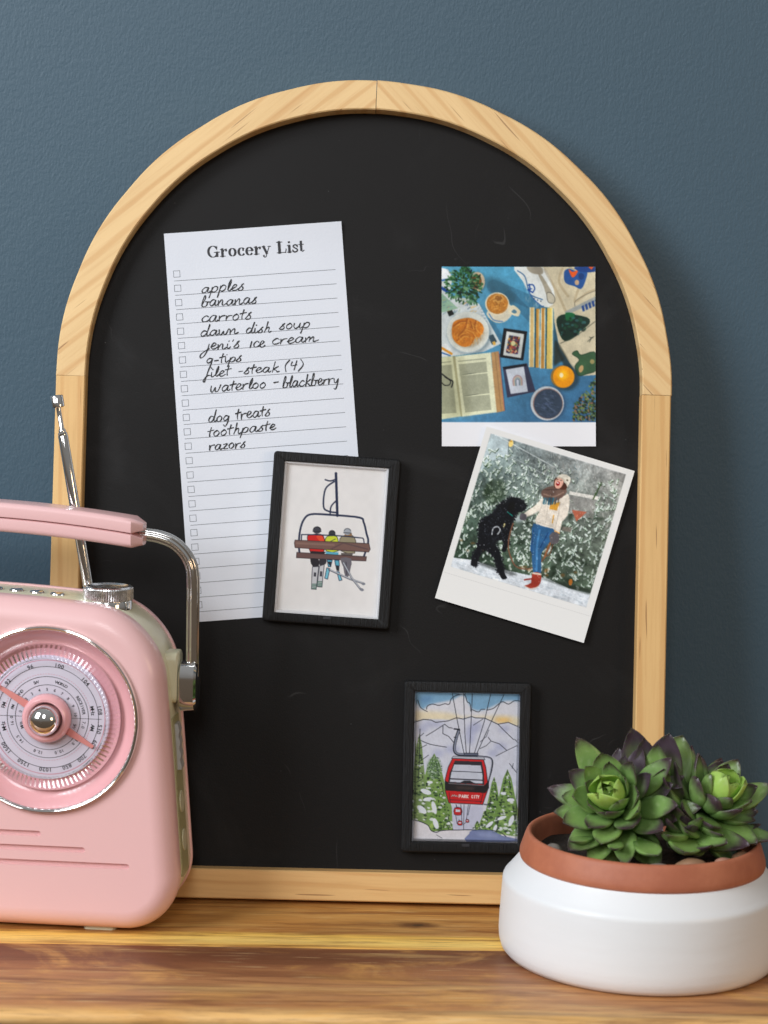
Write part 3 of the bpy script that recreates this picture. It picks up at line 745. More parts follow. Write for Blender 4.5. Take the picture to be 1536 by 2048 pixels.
# open book
p.poly([(640, 1370), (664, 1364), (620, 860), (600, 830)], (60, 74, 90), .6)
p.poly([(536, 838), (602, 826), (656, 1364), (580, 1380)], (176, 140, 96)); p.line([(602, 830), (655, 1362)], 5, (214, 120, 90)); p.line([(570, 836), (628, 1370)], 3, (120, 90, 60))
p.poly([(88, 882), (190, 872), (270, 1412), (88, 1442)], (206, 208, 174)); p.poly([(212, 874), (532, 838), (586, 1376), (274, 1416)], (218, 220, 190)); p.poly([(190, 872), (214, 872), (278, 1416), (262, 1414)], (150, 146, 112))
p.poly([(212, 874), (300, 866), (360, 1408), (274, 1416)], (176, 176, 140), .45, blur=8); p.poly([(120, 882), (190, 872), (270, 1412), (190, 1425)], (168, 168, 134), .5, blur=8)
for i in range(44):
    y = 905+i*10.6; x0 = 240+i*1.45; x1 = 488+i*1.1
    if i in (1, 2): continue
    w = 1 if i not in (12, 30) else .6
    p.line([(x0+U(0, 3), y+13), (x0+(x1-x0)*w, y-12)], 4.2, (66, 70, 62), .85)
    if y < 1400: p.line([(90, y+26), (175+i*1.1, y+16)], 4.2, (66, 70, 62), .8)
p.line([(90, 1030), (150, 1075), (192, 1100), (180, 1150)], 10, (18, 20, 24), 1, 4); p.line([(92, 1110), (120, 1135), (160, 1130), (170, 1095), (120, 1060)], 7, (20, 22, 26), 1, 5)
# cloths, top right
p.poly([(745, 62), (1477, 62), (1477, 1040), (1330, 1050), (1240, 930), (1150, 790), (1105, 560), (1100, 440), (985, 420), (880, 300), (810, 170)], (206, 196, 168))
p.poly([(745, 62), (990, 62), (1080, 200), (1110, 380), (1010, 425), (890, 310), (820, 190)], (222, 226, 222), 1, 3)
p.poly([(860, 62), (985, 62), (1000, 130), (900, 120)], (150, 140, 120), .8, 3); p.poly([(960, 130), (1000, 150), (1100, 330), (1060, 390), (1010, 240)], (156, 146, 124), .8, 3)
p.poly([(1040, 300), (1085, 305), (1112, 350), (1098, 392), (1050, 380)], (196, 190, 170), 1, 3, edge=(60, 60, 56), ew=4)
p.line([(775, 100), (840, 150), (870, 260), (900, 320), (1000, 360)], 9, (60, 104, 150), 1, 5); p.line([(870, 250), (900, 330), (980, 410), (1010, 420)], 9, (60, 104, 160), 1, 5)
for q in ((925, 352), (955, 364), (985, 374)): p.ell(*q, 6, 6, (40, 60, 90))
p.line([(872, 230), (912, 226), (930, 260), (915, 292)], 11, (34, 76, 150), 1, 4); p.line([(880, 222), (890, 270), (870, 272), (912, 296)], 12, (34, 76, 150)); p.line([(868, 268), (905, 262)], 7, (34, 76, 150))
for P in ([(1020, 90), (1080, 200), (1150, 330), (1210, 470)], [(1180, 80), (1150, 200), (1230, 330)], [(1330, 250), (1290, 380), (1400, 300), (1477, 270)]): p.line(P, 22, (168, 150, 118), .5, 6)
p.line([(1290, 420), (1300, 370), (1400, 310), (1477, 280)], 4, (80, 78, 70), 1, 5); p.line([(1230, 60), (1290, 90)], 4, (120, 110, 90))
p.poly([(1195, 110), (1240, 80), (1300, 100), (1400, 95), (1390, 180), (1350, 262), (1290, 240), (1205, 205)], (44, 88, 148), 1, 4); p.poly([(1235, 82), (1270, 110), (1320, 95), (1300, 140), (1270, 160), (1250, 130)], (222, 96, 40), 1, 3)
p.poly([(1290, 66), (1477, 66), (1470, 110), (1340, 108)], (36, 70, 130), 1, 3); p.poly([(1410, 64), (1460, 64), (1440, 92)], (216, 90, 40)); p.ell(1310, 205, 20, 24, (190, 160, 130)); p.ell(1350, 150, 26, 30, (30, 60, 110), .8)
p.poly([(1215, 500), (1477, 380), (1477, 330), (1200, 470)], (150, 158, 160), .8)
for i in range(5): x = 1350+i*30; p.poly([(x, 420-i*14), (x+20, 408-i*14), (x+32, 460-i*14), (x+12, 470-i*14)], (38, 76, 140))
p.poly([(1125, 540), (1210, 490), (1400, 520), (1420, 580), (1340, 640), (1300, 690), (1215, 735), (1160, 690)], (20, 52, 40), 1, 3); p.poly([(1205, 480), (1290, 490), (1260, 560), (1220, 560)], (26, 110, 66), 1, 3)
for i in range(50): x, y = U(1150, 1400), U(520, 680); p.ell(x, y, U(8, 22), U(6, 16), [(12, 30, 26), (30, 84, 60), (60, 110, 110), (20, 44, 36)][i % 4], .7)
p.line([(1160, 755), (1300, 690), (1470, 560)], 5, (70, 76, 66)); p.poly([(1105, 740), (1200, 900), (1100, 960)], (50, 54, 44), .8, blur=3)
p.poly([(1110, 760), (1150, 760), (1290, 1030), (1240, 1060)], (36, 44, 40), .7, 3, blur=2)
p.poly([(1265, 850), (1310, 820), (1345, 860), (1460, 830), (1477, 900), (1477, 1000), (1400, 1030), (1320, 1045), (1290, 960), (1330, 900)], (62, 96, 66), 1, 3, edge=(30, 54, 40), ew=5); p.ell(1345, 985, 20, 34, (186, 156, 110), rot=20); p.ell(1445, 920, 20, 22, (160, 150, 100))
for i in range(6): p.line([(1440, 705), (1440+U(-40, 34), 705+U(-30, 40))], 4, (20, 30, 26))
# leafy shadow, candle, dish
p.ell(1205, 1066, 125, 118, (34, 48, 50), .6, blur=5); p.ell(1180, 1056, 108, 102, (150, 118, 60)); p.ell(1187, 1057, 95, 97, (240, 158, 10)); p.ell(1180, 1040, 50, 46, (255, 196, 40), .8, blur=5); p.ell(1168, 1042, 17, 22, (255, 240, 190))
for i in range(520): x, y = U(1270, 1477), U(1030, 1450); p.ell(x, y, U(5, 15), U(4, 10), [(70, 96, 44), (128, 140, 80), (34, 50, 40), (150, 110, 80), (20, 34, 34)][i % 5], .85 if (x*1.3+y) > 2980 else 0, rot=U(0, 90))
p.ell(1050, 1300, 158, 158, (46, 60, 84), .5, blur=5); p.ell(1040, 1296, 150, 154, (196, 202, 206)); p.ell(1046, 1298, 135, 138, (150, 120, 112)); p.ell(1048, 1300, 128, 132, (62, 76, 94))
for i in range(150): a, r = U(0, 6.28), U(0, 118); p.ell(1048+r*math.cos(a), 1300+r*math.sin(a), U(8, 22), U(3, 7), [(44, 56, 70), (96, 112, 134), (78, 92, 120)][i % 3], .5, rot=20)
p.a[:] = np.clip((p.a-128)*1.06+120, 0, 255); p.soften(1, 2); p.mottle(.16, (3, 6, 11, 24), 41); p.mottle(.10, (30, 70, 130, 230), 9)
p.poly([(80, 1465), (1490, 1465), (1490, 1700), (80, 1700)], (238, 238, 242))
img1 = p.done()
ph1 = empty('photo_print', 'upright photo print of a breakfast flat lay with croissant and open book on blue', 'photo', mw=bm_at(.0917, .3238, PW+.0006, 1.42), group='photo prints on the chalkboard')
print_mesh('picture_sheet', img1, .0918, .1074, M_photo, ph1, lambda X, Y: .0012*np.maximum(0, (Y-.035)/.018)**2*.35+.0006*np.maximum(0, (np.abs(X)-.03)/.016)**2)

# ---- photo 2: woman and dog among snowy firs ------------------------------------
p = Paint(278, 322, (425, 12), (1483, 333), (62, 1240), (236, 236, 234))
Q = Paint(244, 246, (458, 65), (1415, 362), (168, 1022), (88, 98, 94))
Q.grad(None, [(126, 140, 142), (150, 150, 148), (52, 70, 54), (70, 86, 70)])
Q.mottle(.5, (6, 14, 40, 90), 21)
tv = np.array([[957, 297], [-290, 957]], float)
def q2(u, v): return (458+957*u-290*v, 65+297*u+957*v)
Q.poly([q2(0, 0), q2(.13, 0), q2(.16, .12), q2(.04, .2), q2(0, .3)], (176, 190, 194), .9)
Q.line([q2(.05, .0), q2(.6, .12)], 6, (196, 204, 204)); Q.line([q2(.1, .1), q2(.45, .17)], 5, (168, 178, 180))
for i in range(420):   # bare grey twigs
    u, v = U(.42, 1), U(0, .42); a = U(-2.2, -.6); l = U(12, 46); x, y = q2(u, v)
    g = int(U(110, 205)); Q.line([(x, y), (x+math.cos(a)*l, y+math.sin(a)*l)], U(2, 4.5), (g, g, g-4), .75)
for i in range(150):
    u, v = U(.15, .7), U(.02, .3); x, y = q2(u, v); a = U(-3, 0); Q.line([(x, y), (x+math.cos(a)*24, y+math.sin(a)*24)], 4, [(70, 84, 88), (150, 160, 164)][i % 2], .7)
def fir(u, v, n, sp, dark):
    for i in range(n):
        x, y = q2(u+float(rg.normal(0, sp)), v+float(rg.normal(0, sp*1.3))); a = U(-2.7, -.5); l = U(18, 44)
        bx, by = x+math.cos(a)*l, y+math.sin(a)*l
        Q.line([(x+2, y+5), (bx+2, by+5)], 9, dark, .8)
        for k in range(5):
            t = k/5; sx_, sy_ = x+(bx-x)*t, y+(by-y)*t
            for sg in (-1, 1):
                b = a+sg*.8; m = U(8, 15)*(1-t*.4); c_ = [(224, 234, 232), (150, 172, 158), (70, 98, 62), (240, 245, 244)][int(U(0, 4))]
                Q.line([(sx_, sy_), (sx_+math.cos(b)*m, sy_+math.sin(b)*m)], 3, c_, .85)
        Q.line([(x, y), (bx, by)], 4.5, (226, 234, 232), .85)
for v in np.linspace(.16, .86, 13):
    for u in np.linspace(.02, .99, 11):
        if u > .62 and v < .38 and u < .88: continue
        fir(u+U(-.03, .03), v+U(-.03, .03), 5, .03, [(34, 52, 36), (26, 42, 34), (50, 68, 40)][int(U(0, 3))])
for i in range(26): u, v = U(.05, .95), U(.35, .9); Q.ell(*q2(u, v), U(16, 34), U(12, 26), (28, 42, 28), .5, blur=3)
for i in range(14): u, v = U(.0, .9), U(.76, .92); Q.ell(*q2(u, v), U(8, 18), U(6, 12), (140, 92, 46), .5, blur=2)
Q.poly([(1015, 480), (1220, 520), (1215, 545), (1010, 505)], (214, 212, 206)); Q.poly([(1015, 510), (1200, 545), (1180, 680), (1010, 640)], (150, 146, 144), .6)
Q.poly([(1030, 615), (1135, 630), (1060, 700)], (178, 96, 72), .85); Q.poly([(960, 735), (1030, 745), (1020, 775), (955, 765)], (120, 112, 104), .8)
Q.line([(1180, 540), (1215, 470), (1240, 420)], 7, (60, 84, 44)); Q.poly([(430, 420), (540, 400), (560, 520), (470, 570), (400, 520)], (40, 56, 34), .45, 4, blur=5)
Q.ell(600, 136, 16, 26, (236, 204, 130), rot=14); Q.ell(602, 120, 8, 6, (190, 150, 70))
# ground
Q.poly([(150, 950), (220, 962), (330, 975), (480, 1030), (700, 1080), (860, 1110), (1000, 1180), (1180, 1220), (1130, 1340), (150, 1040)], (206, 212, 218), 1)
Q.poly([(330, 985), (500, 1010), (640, 1080), (560, 1082), (400, 1020)], (62, 66, 66), .6, 3, blur=3); Q.poly([(800, 1105), (960, 1140), (1160, 1190), (1150, 1225), (980, 1170)], (46, 54, 46), .7, 3, blur=3)
for i in range(150): u, v = U(0, 1), U(.93, 1); Q.ell(*q2(u, v), U(8, 26), U(3, 7), [(226, 230, 236), (176, 186, 194)][i % 2], .45, rot=17)
Q.ell(1015, 1135, 13, 24, (176, 112, 50), rot=10)
# dog standing on its hind legs
K = (22, 24, 30)
Q.poly([(505, 585), (560, 560), (600, 530), (660, 545), (700, 585), (690, 625), (630, 640), (610, 700), (590, 770), (575, 860), (555, 915), (530, 905), (545, 830), (500, 830), (480, 850), (520, 940), (545, 1060), (565, 1105), (530, 1112), (505, 1060), (470, 950), (400, 900), (370, 940), (345, 1015), (310, 1010), (318, 960), (350, 900), (362, 840), (372, 740), (400, 680), (470, 640)], K, 1, 4)
Q.ell(630, 565, 62, 40, K, rot=12); Q.ell(598, 600, 24, 46, (14, 16, 20), rot=20); Q.ell(684, 590, 24, 17, (60, 62, 66)); Q.ell(703, 584, 8, 7, (10, 10, 12))
Q.line([(575, 630), (612, 660)], 9, (24, 120, 110)); Q.line([(462, 790), (470, 750), (500, 735), (520, 760), (500, 790)], 8, (190, 194, 198), 1, 4); Q.line([(552, 715), (545, 735)], 9, (210, 200, 150))
for i in range(200):
    x, y = U(370, 620), U(560, 900); Q.ell(x, y, U(2, 4), U(2, 4), (150, 160, 170), .35 if ((x-490)/110)**2+((y-740)/190)**2 < .8 else 0)
for i in range(60): a = U(0, 6.28); Q.line([(600+58*math.cos(a), 580+44*math.sin(a)), (600+74*math.cos(a), 580+56*math.sin(a))], 7, K, .8)
Q.ell(650, 680, 36, 26, (206, 218, 222), .7, blur=4)
# shaggy outline
ol = [(505, 585), (560, 560), (600, 530), (660, 545), (700, 590), (630, 645), (612, 700), (590, 770), (575, 860), (545, 830), (500, 830), (480, 850), (520, 940), (545, 1060), (505, 1060), (470, 950), (400, 900), (370, 940), (345, 1015), (318, 960), (350, 900), (362, 840), (372, 740), (400, 680), (470, 640)]
for x, y in catmull(ol, 9, True):
    for _ in range(2): a = U(0, 6.28); Q.line([(x, y), (x+math.cos(a)*U(8, 20), y+math.sin(a)*U(8, 20))], U(4, 8), [(22, 24, 30), (34, 36, 42)][int(U(0, 2))], .9)
for _ in range(170):
    x, y = U(375, 610), U(560, 900)
    if ((x-485)/100)**2+((y-740)/170)**2 < .9: a = U(.6, 2.4); Q.line([(x, y), (x+math.cos(a)*14, y+math.sin(a)*14)], 3, [(56, 60, 68), (12, 13, 16)][int(U(0, 2))], .7)
# leash
Q.line([(612, 712), (585, 800), (578, 900), (620, 1010), (690, 1040), (770, 1020), (830, 960), (880, 850)], 9, (122, 88, 70), 1, 8); Q.line([(880, 840), (850, 900), (830, 960)], 10, (150, 100, 66), 1, 4); Q.line([(896, 850), (870, 930), (840, 950)], 7, (110, 74, 54), 1, 4)
# woman
Q.poly([(757, 712), (905, 745), (890, 810), (830, 900), (808, 940), (806, 1068), (752, 1070), (742, 930), (730, 900), (745, 800)], (58, 102, 142), 1, 2)
Q.line([(800, 760), (780, 880), (775, 1050)], 14, (84, 140, 188), .8, 4); Q.line([(860, 780), (800, 890)], 8, (30, 66, 110), .8); Q.line([(757, 760), (742, 880), (748, 940)], 7, (30, 66, 110), .7, 3)
Q.poly([(745, 1068), (806, 1072), (802, 1140), (770, 1172), (715, 1180), (690, 1160), (735, 1140)], (158, 66, 50), 1, 2); Q.line([(690, 1165), (740, 1186), (790, 1165)], 8, (200, 190, 180), 1, 3); Q.line([(752, 1070), (804, 1078)], 12, (206, 190, 176)); Q.line([(690, 1118), (740, 1110)], 12, (150, 60, 50))
J = (216, 208, 196)
Q.poly([(820, 530), (880, 545), (950, 530), (1005, 500), (1012, 560), (1000, 650), (960, 700), (940, 778), (902, 770), (895, 750), (775, 715), (780, 660), (800, 620), (705, 668), (690, 640), (760, 590), (800, 550)], J, 1, 2)
Q.line([(945, 560), (935, 640), (905, 760)], 5, (170, 160, 150), .8, 3); Q.line([(820, 560), (800, 625), (720, 660)], 5, (176, 168, 158), .7, 3); Q.line([(860, 590), (840, 720)], 3, (170, 162, 152)); Q.line([(780, 700), (895, 738)], 5, (186, 176, 164))
for i in range(60): x, y = U(790, 930), U(580, 720); Q.ell(x, y, 5, 4, [(232, 226, 216), (196, 188, 176)][i % 2], .5)
Q.poly([(880, 560), (945, 560), (925, 620), (870, 610)], (206, 154, 66)); Q.line([(900, 655), (890, 710)], 8, (206, 154, 66)); Q.line([(905, 765), (938, 782)], 8, (214, 160, 90))
Q.poly([(668, 640), (706, 650), (700, 690), (660, 680)], (96, 92, 98), 1, 3); Q.poly([(890, 775), (935, 785), (930, 850), (880, 860), (868, 810)], (98, 94, 98), 1, 3)
Q.poly([(815, 480), (860, 450), (930, 440), (990, 470), (985, 500), (940, 540), (880, 560), (820, 520)], (112, 92, 84), 1, 4); Q.line([(830, 500), (900, 520), (970, 490)], 10, (150, 126, 112), .8, 4); Q.line([(830, 470), (900, 470), (975, 460)], 8, (80, 64, 60), .7, 4)
for i in range(22): x = U(830, 940); Q.line([(x, 530), (x-8, 570+U(-8, 8))], 6, [(70, 116, 132), (96, 90, 90), (50, 92, 112)][i % 3])
Q.poly([(905, 400), (930, 380), (960, 400), (995, 440), (985, 470), (940, 465), (905, 450)], (86, 56, 44), 1, 3)
Q.poly([(915, 400), (945, 380), (970, 395), (968, 430), (940, 462), (915, 455), (908, 430)], (226, 178, 160), 1, 3); Q.ell(932, 426, 13, 16, (150, 40, 44), rot=20); Q.ell(931, 420, 8, 4, (240, 236, 230), rot=20); Q.line([(926, 398), (934, 396)], 4, (50, 34, 30)); Q.line([(948, 402), (958, 404)], 4, (50, 34, 30))
Q.poly([(925, 385), (950, 360), (990, 362), (1020, 385), (1015, 420), (995, 445), (980, 400), (950, 385)], (226, 220, 206), 1, 3); Q.line([(928, 382), (960, 388), (990, 420), (1000, 446)], 9, (206, 198, 182), 1, 4); Q.ell(998, 402, 6, 5, (90, 80, 60))
for i in range(520): u, v = U(0, 1), U(0, 1); Q.ell(*q2(u, v), U(1.5, 3.4), U(1.5, 3.4), (236, 240, 242), U(.3, .9))
Q.soften(1, 1); Q.mottle(.22, (4, 7, 15, 30), 51); Q.mottle(.12, (50, 110, 200), 31); Q.a[:] = np.clip((Q.a-118)*1.22+118, 0, 255); q = Q.a; pw, ph = p.w, p.h
# paste the picture in its white border (border 3.8 mm sides, 3.6 mm top)
x0, y0, x1, y1 = int(.042*pw), int(.034*ph), int(.953*pw), int(.806*ph)
yi = (np.linspace(0, Q.h-1, y1-y0)).astype(int); xi = (np.linspace(0, Q.w-1, x1-x0)).astype(int)
p.a[y0:y1, x0:x1] = q[yi][:, xi]
for i in range(120): t = i/119; a_ = (.015+.975*t)*pw; b_ = .845*ph; p.a[int(b_):int(b_)+1, int(a_):int(a_)+2] = (150, 150, 152)
img2 = p.done()
ph2 = empty('photo_print', 'tilted white bordered photo print of a woman and a black dog among snowy fir trees', 'photo', mw=bm_at(.1036, .2178, PW+.0022, -15.4), group='photo prints on the chalkboard')
print_mesh('picture_sheet', img2, .0921, .1066, M_photo, ph2, lambda X, Y: .0015*np.maximum(0, (-Y-.02)/.033)**2+.0008*((X)/.046)**2-.0006*np.clip((.053-Y)/.03, 0, 1))

# ---- small magnetic frames ---------------------------------------------------------
def magnet_frame(label, u, v, rot, img, ow, oh, hole):
    t = empty('picture_magnet', label, 'picture frame', mw=bm_at(u, v, PW+.0009, rot), group='small black picture magnets')
    outr = round_rect(.0752, .1008, .0020, 6); T = .0066
    def offs(P, d, w, h): return [(x*(1-2*d/w), y*(1-2*d/h)) for x, y in P]
    inn = round_rect(ow, oh, .0006, 6)
    rings = [[(x, y, 0) for x, y in outr], [(x, y, T-.0012) for x, y in outr]]
    for k in range(1, 4): a = R(30*k); rings.append([(x, y, T-.0012+.0012*math.sin(a)) for x, y in offs(outr, .0012*(1-math.cos(a)), .0752, .1008)])
    rings.append([(x, y, T) for x, y in offs(inn, -.0004, ow, oh)]); rings.append([(x, y, T-.0004) for x, y in inn]); rings.append([(x, y, 0) for x, y in inn])
    V, F = rings_mesh(rings, cap0=False, cap1=False)
    n = len(outr); b = (len(rings)-1)*n
    F += [(j, b+j, b+(j+1) % n, (j+1) % n) for j in range(n)]
    sharp(mesh_obj('frame_border', V, F, M_black, t), 40)
    # white stepped lip of the acrylic holder
    lw = .0017; lip_o = [(-1, -1), (1, -1), (1, 1), (-1, 1)]
    def rr(w, h, z): return [(sx*w/2, sy*h/2, z) for sx, sy in lip_o]
    V, F = rings_mesh([rr(ow-.0001, oh-.0001, .0052), rr(ow-lw, oh-lw, .0052), rr(ow-2*lw, oh-2*lw, .0030)], cap0=False, cap1=False)
    o = mesh_obj('acrylic_lip', V, F, M_edge if hole == 1 else M_clear_lip, t, smooth=False)
    print_mesh('art_print', img, ow-.0004, oh-.0004, M_print, t, local=Matrix.Translation((0, 0, .0028)))
    V, F = rings_mesh([rr(ow-.0006, oh-.0006, .0054), rr(ow-.0006, oh-.0006, .0058)])
    mesh_obj('clear_cover', V, F, M_clear, t, smooth=False)
    V, F = rings_mesh([[(x*.0022+.0005, -oh/2-.0012+y*.0008, z) for x, y in ((-1, -1), (1, -1), (1, 1), (-1, 1))] for z in (.0060, .0069)])
    mesh_obj('pry_slot', V, F, M_ink, t, smooth=False)
    return t
M_clear_lip = clear('clear_acrylic_lip', .12, (.86, .88, .92, 1), 3.5)
# chairlift print
N = (34, 44, 74)
p = Paint(200, 290, (780, 132), (1428, 182), (706, 1082), (240, 237, 235)); p.mottle(.02, (5, 20), 5)
LN = lambda P, w, sm=0, c=N: p.line(P, w, c, 1, sm)
LN([(1097, 210), (1104, 478)], 16); LN([(1090, 250), (1060, 258), (1030, 250)], 9, 3); LN([(1085, 262), (1030, 310), (1018, 420), (1050, 450), (1100, 458)], 10, 5); LN([(1095, 385), (1065, 420), (1058, 470)], 9, 4)
LN([(868, 735), (862, 660), (870, 570), (895, 500), (940, 468), (1060, 472), (1240, 490), (1268, 520), (1285, 590), (1295, 650), (1262, 752)], 12, 5)
# seated figures from behind
p.poly([(915, 620), (930, 598), (1000, 595), (1020, 620), (1025, 660), (1010, 715), (935, 710)], (214, 34, 30), 1, 2, edge=(60, 14, 20), ew=4); p.poly([(970, 610), (1000, 600), (1020, 630), (1010, 650)], (240, 90, 50), .8, 2)
p.poly([(1028, 622), (1055, 605), (1090, 606), (1106, 625), (1108, 700), (1032, 700)], (212, 222, 60), 1, 2, edge=(50, 70, 30), ew=4); LN([(1060, 640), (1090, 625)], 4)
p.poly([(1118, 625), (1150, 602), (1195, 602), (1218, 640), (1210, 715), (1125, 700)], (158, 148, 118), 1, 2, edge=(70, 62, 50), ew=4); p.poly([(1150, 590), (1195, 590), (1190, 612), (1150, 610)], (146, 108, 70))
for x, y, r, c in ((976, 568, 26, (66, 66, 76)), (1070, 588, 21, (54, 58, 66)), (1166, 578, 24, (170, 176, 184))): p.ell(x, y, r, r*.9, c); p.line(arc(x, y-2, r-4, r*.7, 190, 350, 10), 5, (20, 22, 30) if r != 24 else (90, 96, 104)); p.line([(x-r, y+8), (x+r, y+10)], 4, (30, 32, 40))
LN([(878, 640), (880, 604), (900, 596), (1100, 604), (1240, 618), (1265, 625), (1270, 660)], 7, 5)
W_ = (124, 92, 84)
p.poly([(838, 630), (1300, 655), (1308, 690), (1298, 708), (838, 678), (834, 650)], W_, 1, edge=(60, 42, 44), ew=4); p.line([(850, 650), (1080, 662)], 12, (150, 118, 106), .7); p.line([(1060, 690), (1140, 650), (1290, 690)], 9, (84, 66, 70), .6)
p.poly([(930, 700), (1030, 705), (1020, 720), (935, 715)], (40, 34, 38)); p.poly([(1030, 705), (1110, 710), (1108, 735), (1030, 730)], (96, 180, 206)); p.poly([(1125, 712), (1200, 715), (1195, 735), (1125, 730)], (100, 92, 88))
p.poly([(848, 708), (1284, 738), (1280, 765), (846, 742)], (110, 82, 78), 1, edge=(56, 40, 44), ew=4)
p.poly([(932, 750), (985, 752), (985, 798), (950, 802)], (40, 38, 44), 1, 2); p.poly([(990, 752), (1032, 752), (1030, 780), (995, 798)], (52, 50, 58), 1, 2)
p.poly([(945, 800), (985, 798), (968, 942), (938, 940)], (206, 206, 210), 1, edge=(60, 60, 70), ew=4); p.poly([(990, 795), (1020, 785), (1004, 928), (973, 924)], (206, 206, 210), 1, edge=(60, 60, 70), ew=4)
for k in range(4): p.line([(944, 908+k*9), (968, 909+k*9)], 5, (60, 110, 90)); p.line([(977, 893+k*9), (1004, 894+k*9)], 5, (60, 110, 90))
p.poly([(955, 835), (970, 835), (968, 862), (953, 860)], (60, 60, 70)); p.poly([(993, 828), (1008, 828), (1006, 862), (991, 860)], (60, 60, 70))
p.poly([(1038, 755), (1070, 758), (1060, 800), (1045, 800)], (96, 176, 200), 1, edge=N, ew=4); p.poly([(1085, 758), (1112, 760), (1115, 795), (1090, 792)], (96, 176, 200), 1, edge=N, ew=4)
p.poly([(1040, 768), (1065, 768), (1058, 800)], (36, 38, 46)); p.poly([(1090, 795), (1114, 795), (1112, 828), (1096, 824)], (40, 42, 50))
p.poly([(1035, 806), (1055, 812), (1040, 878), (1022, 872)], (120, 196, 216), 1, edge=N, ew=4); p.poly([(1098, 830), (1112, 832), (1130, 884), (1112, 888)], (120, 196, 216), 1, edge=N, ew=4)
p.poly([(1122, 745), (1190, 750), (1182, 820), (1172, 860), (1150, 862), (1138, 800)], (112, 108, 116), 1, 2); p.line([(1156, 770), (1160, 850)], 6, (70, 66, 78))
p.line([(1050, 818), (1180, 878), (1262, 905)], 12, (90, 94, 104)); p.line([(1056, 818), (1180, 876), (1262, 903)], 6, (196, 200, 208)); p.ell(1264, 909, 12, 8, (130, 134, 144))
p.line([(1140, 775), (1190, 870), (1240, 935)], 12, (90, 94, 104)); p.line([(1140, 775), (1190, 868), (1240, 933)], 6, (196, 200, 208)); p.ell(1252, 945, 15, 9, (130, 134, 144), rot=20)
magnet_frame('small black wooden picture magnet showing three skiers on a chairlift, overlapping the grocery list', -.0170, .2114, -2.64, p.done(), .0617, .0896, 1)
# gondola print
p = Paint(204, 290, (240, 232), (1364, 256), (236, 1836), (222, 222, 230))
K = (30, 34, 46)
LN = lambda P, w=7, sm=0, c=K, al=1: p.line(P, w, c, al, sm)
p.poly([(230, 225), (1370, 225), (1370, 340), (1200, 340), (1000, 430), (860, 430), (760, 280), (640, 330), (400, 380), (330, 430), (236, 320)], (128, 172, 204), 1, 3, blur=4); p.poly([(300, 300), (430, 290), (400, 350), (330, 360)], (90, 130, 176), .5, 3, blur=7)
p.poly([(236, 450), (620, 470), (760, 510), (1000, 500), (1364, 520), (1364, 640), (1000, 540), (236, 560)], (240, 218, 160), .6, 3, blur=8); p.ell(1180, 550, 90, 34, (240, 188, 96), .7, blur=9)
p.poly([(236, 560), (400, 535), (640, 545), (850, 510), (1000, 530), (1150, 590), (1250, 570), (1364, 620), (1364, 1250), (236, 1250)], (214, 216, 228), 1)
for q in ((440, 590, 120, 28), (330, 640, 60, 30), (900, 620, 60, 60), (500, 900, 60, 40), (840, 700, 50, 110), (1080, 900, 60, 34), (1200, 640, 60, 34), (650, 860, 80, 40), (1160, 830, 70, 40)): p.ell(*q, (150, 156, 196), .5, blur=9)
LN([(236, 570), (340, 538), (420, 545), (470, 570), (600, 555), (690, 520), (760, 535), (850, 508), (890, 522), (990, 525), (1130, 590), (1240, 570), (1364, 625)], 8)
LN([(275, 330), (300, 400), (330, 430), (380, 455)], 7, 4); LN([(370, 430), (380, 395), (430, 375), (500, 388), (560, 372), (610, 375), (630, 320), (690, 280), (770, 275), (800, 350), (830, 370), (840, 450)], 8, 4); LN([(855, 435), (920, 460), (950, 432), (990, 430)], 7, 3); LN([(1010, 440), (1080, 420), (1140, 370), (1180, 350), (1240, 375), (1300, 340), (1364, 345)], 8, 4)
LN([(370, 715), (460, 660), (565, 590), (610, 625), (650, 632)], 7); LN([(548, 610), (548, 690), (610, 720), (665, 785)], 7); LN([(320, 765), (420, 805), (590, 835)], 7, 3); LN([(870, 600), (970, 535)], 6); LN([(1130, 590), (1210, 670), (1300, 755)], 7); LN([(1030, 730), (1060, 770), (1150, 800), (1230, 870)], 7); LN([(945, 850), (1010, 820), (1055, 775)], 6); LN([(1115, 930), (1230, 870), (1345, 815)], 6); LN([(945, 780), (1010, 720), (1035, 650)], 5); LN([(1310, 750), (1350, 790)], 6)
p.poly([(980, 1460), (600, 1460), (560, 1720), (880, 1725), (1010, 1600)], (196, 198, 220), .8, blur=5)
def inkfir(x, ytop, ybot, w, n=80, base=((112, 148, 72), (152, 182, 96), (70, 98, 54))):
    p.poly([(x, ytop), (x+w*.28, ytop+(ybot-ytop)*.4), (x+w*.5, ybot), (x-w*.5, ybot), (x-w*.28, ytop+(ybot-ytop)*.4)], base[0], .95, 2)
    for i in range(n):
        t = U(.03, 1)**.8; y = ytop+(ybot-ytop)*t; hw = w*.5*t; xx = x+U(-hw, hw); c = [base[1], base[2], (34, 56, 36), (232, 236, 240)][int(U(0, 4))]; l = U(6, 16)*(1+t)
        p.poly([(xx-l, y), (xx, y-l*.6), (xx+l, y+2), (xx, y+l*.6)], c, .85, 2)
    for i in range(n//2):
        t = U(.02, 1); y = ytop+(ybot-ytop)*t; hw = w*.5*t; sg = 1 if i % 2 else -1; LN([(x+sg*hw, y), (x+sg*hw*.7, y-6), (x+sg*hw*.85, y+9)], 5, c=(28, 40, 34))
inkfir(460, 900, 1700, 420, 150, ((122, 156, 80), (162, 190, 100), (78, 108, 58))); inkfir(300, 690, 1620, 200, 80, ((124, 150, 92), (160, 184, 120), (60, 84, 60))); inkfir(545, 1180, 1740, 170, 60); inkfir(610, 1540, 1735, 110, 30)
p.ell(460, 1060, 75, 120, (96, 128, 90), .6, blur=4)
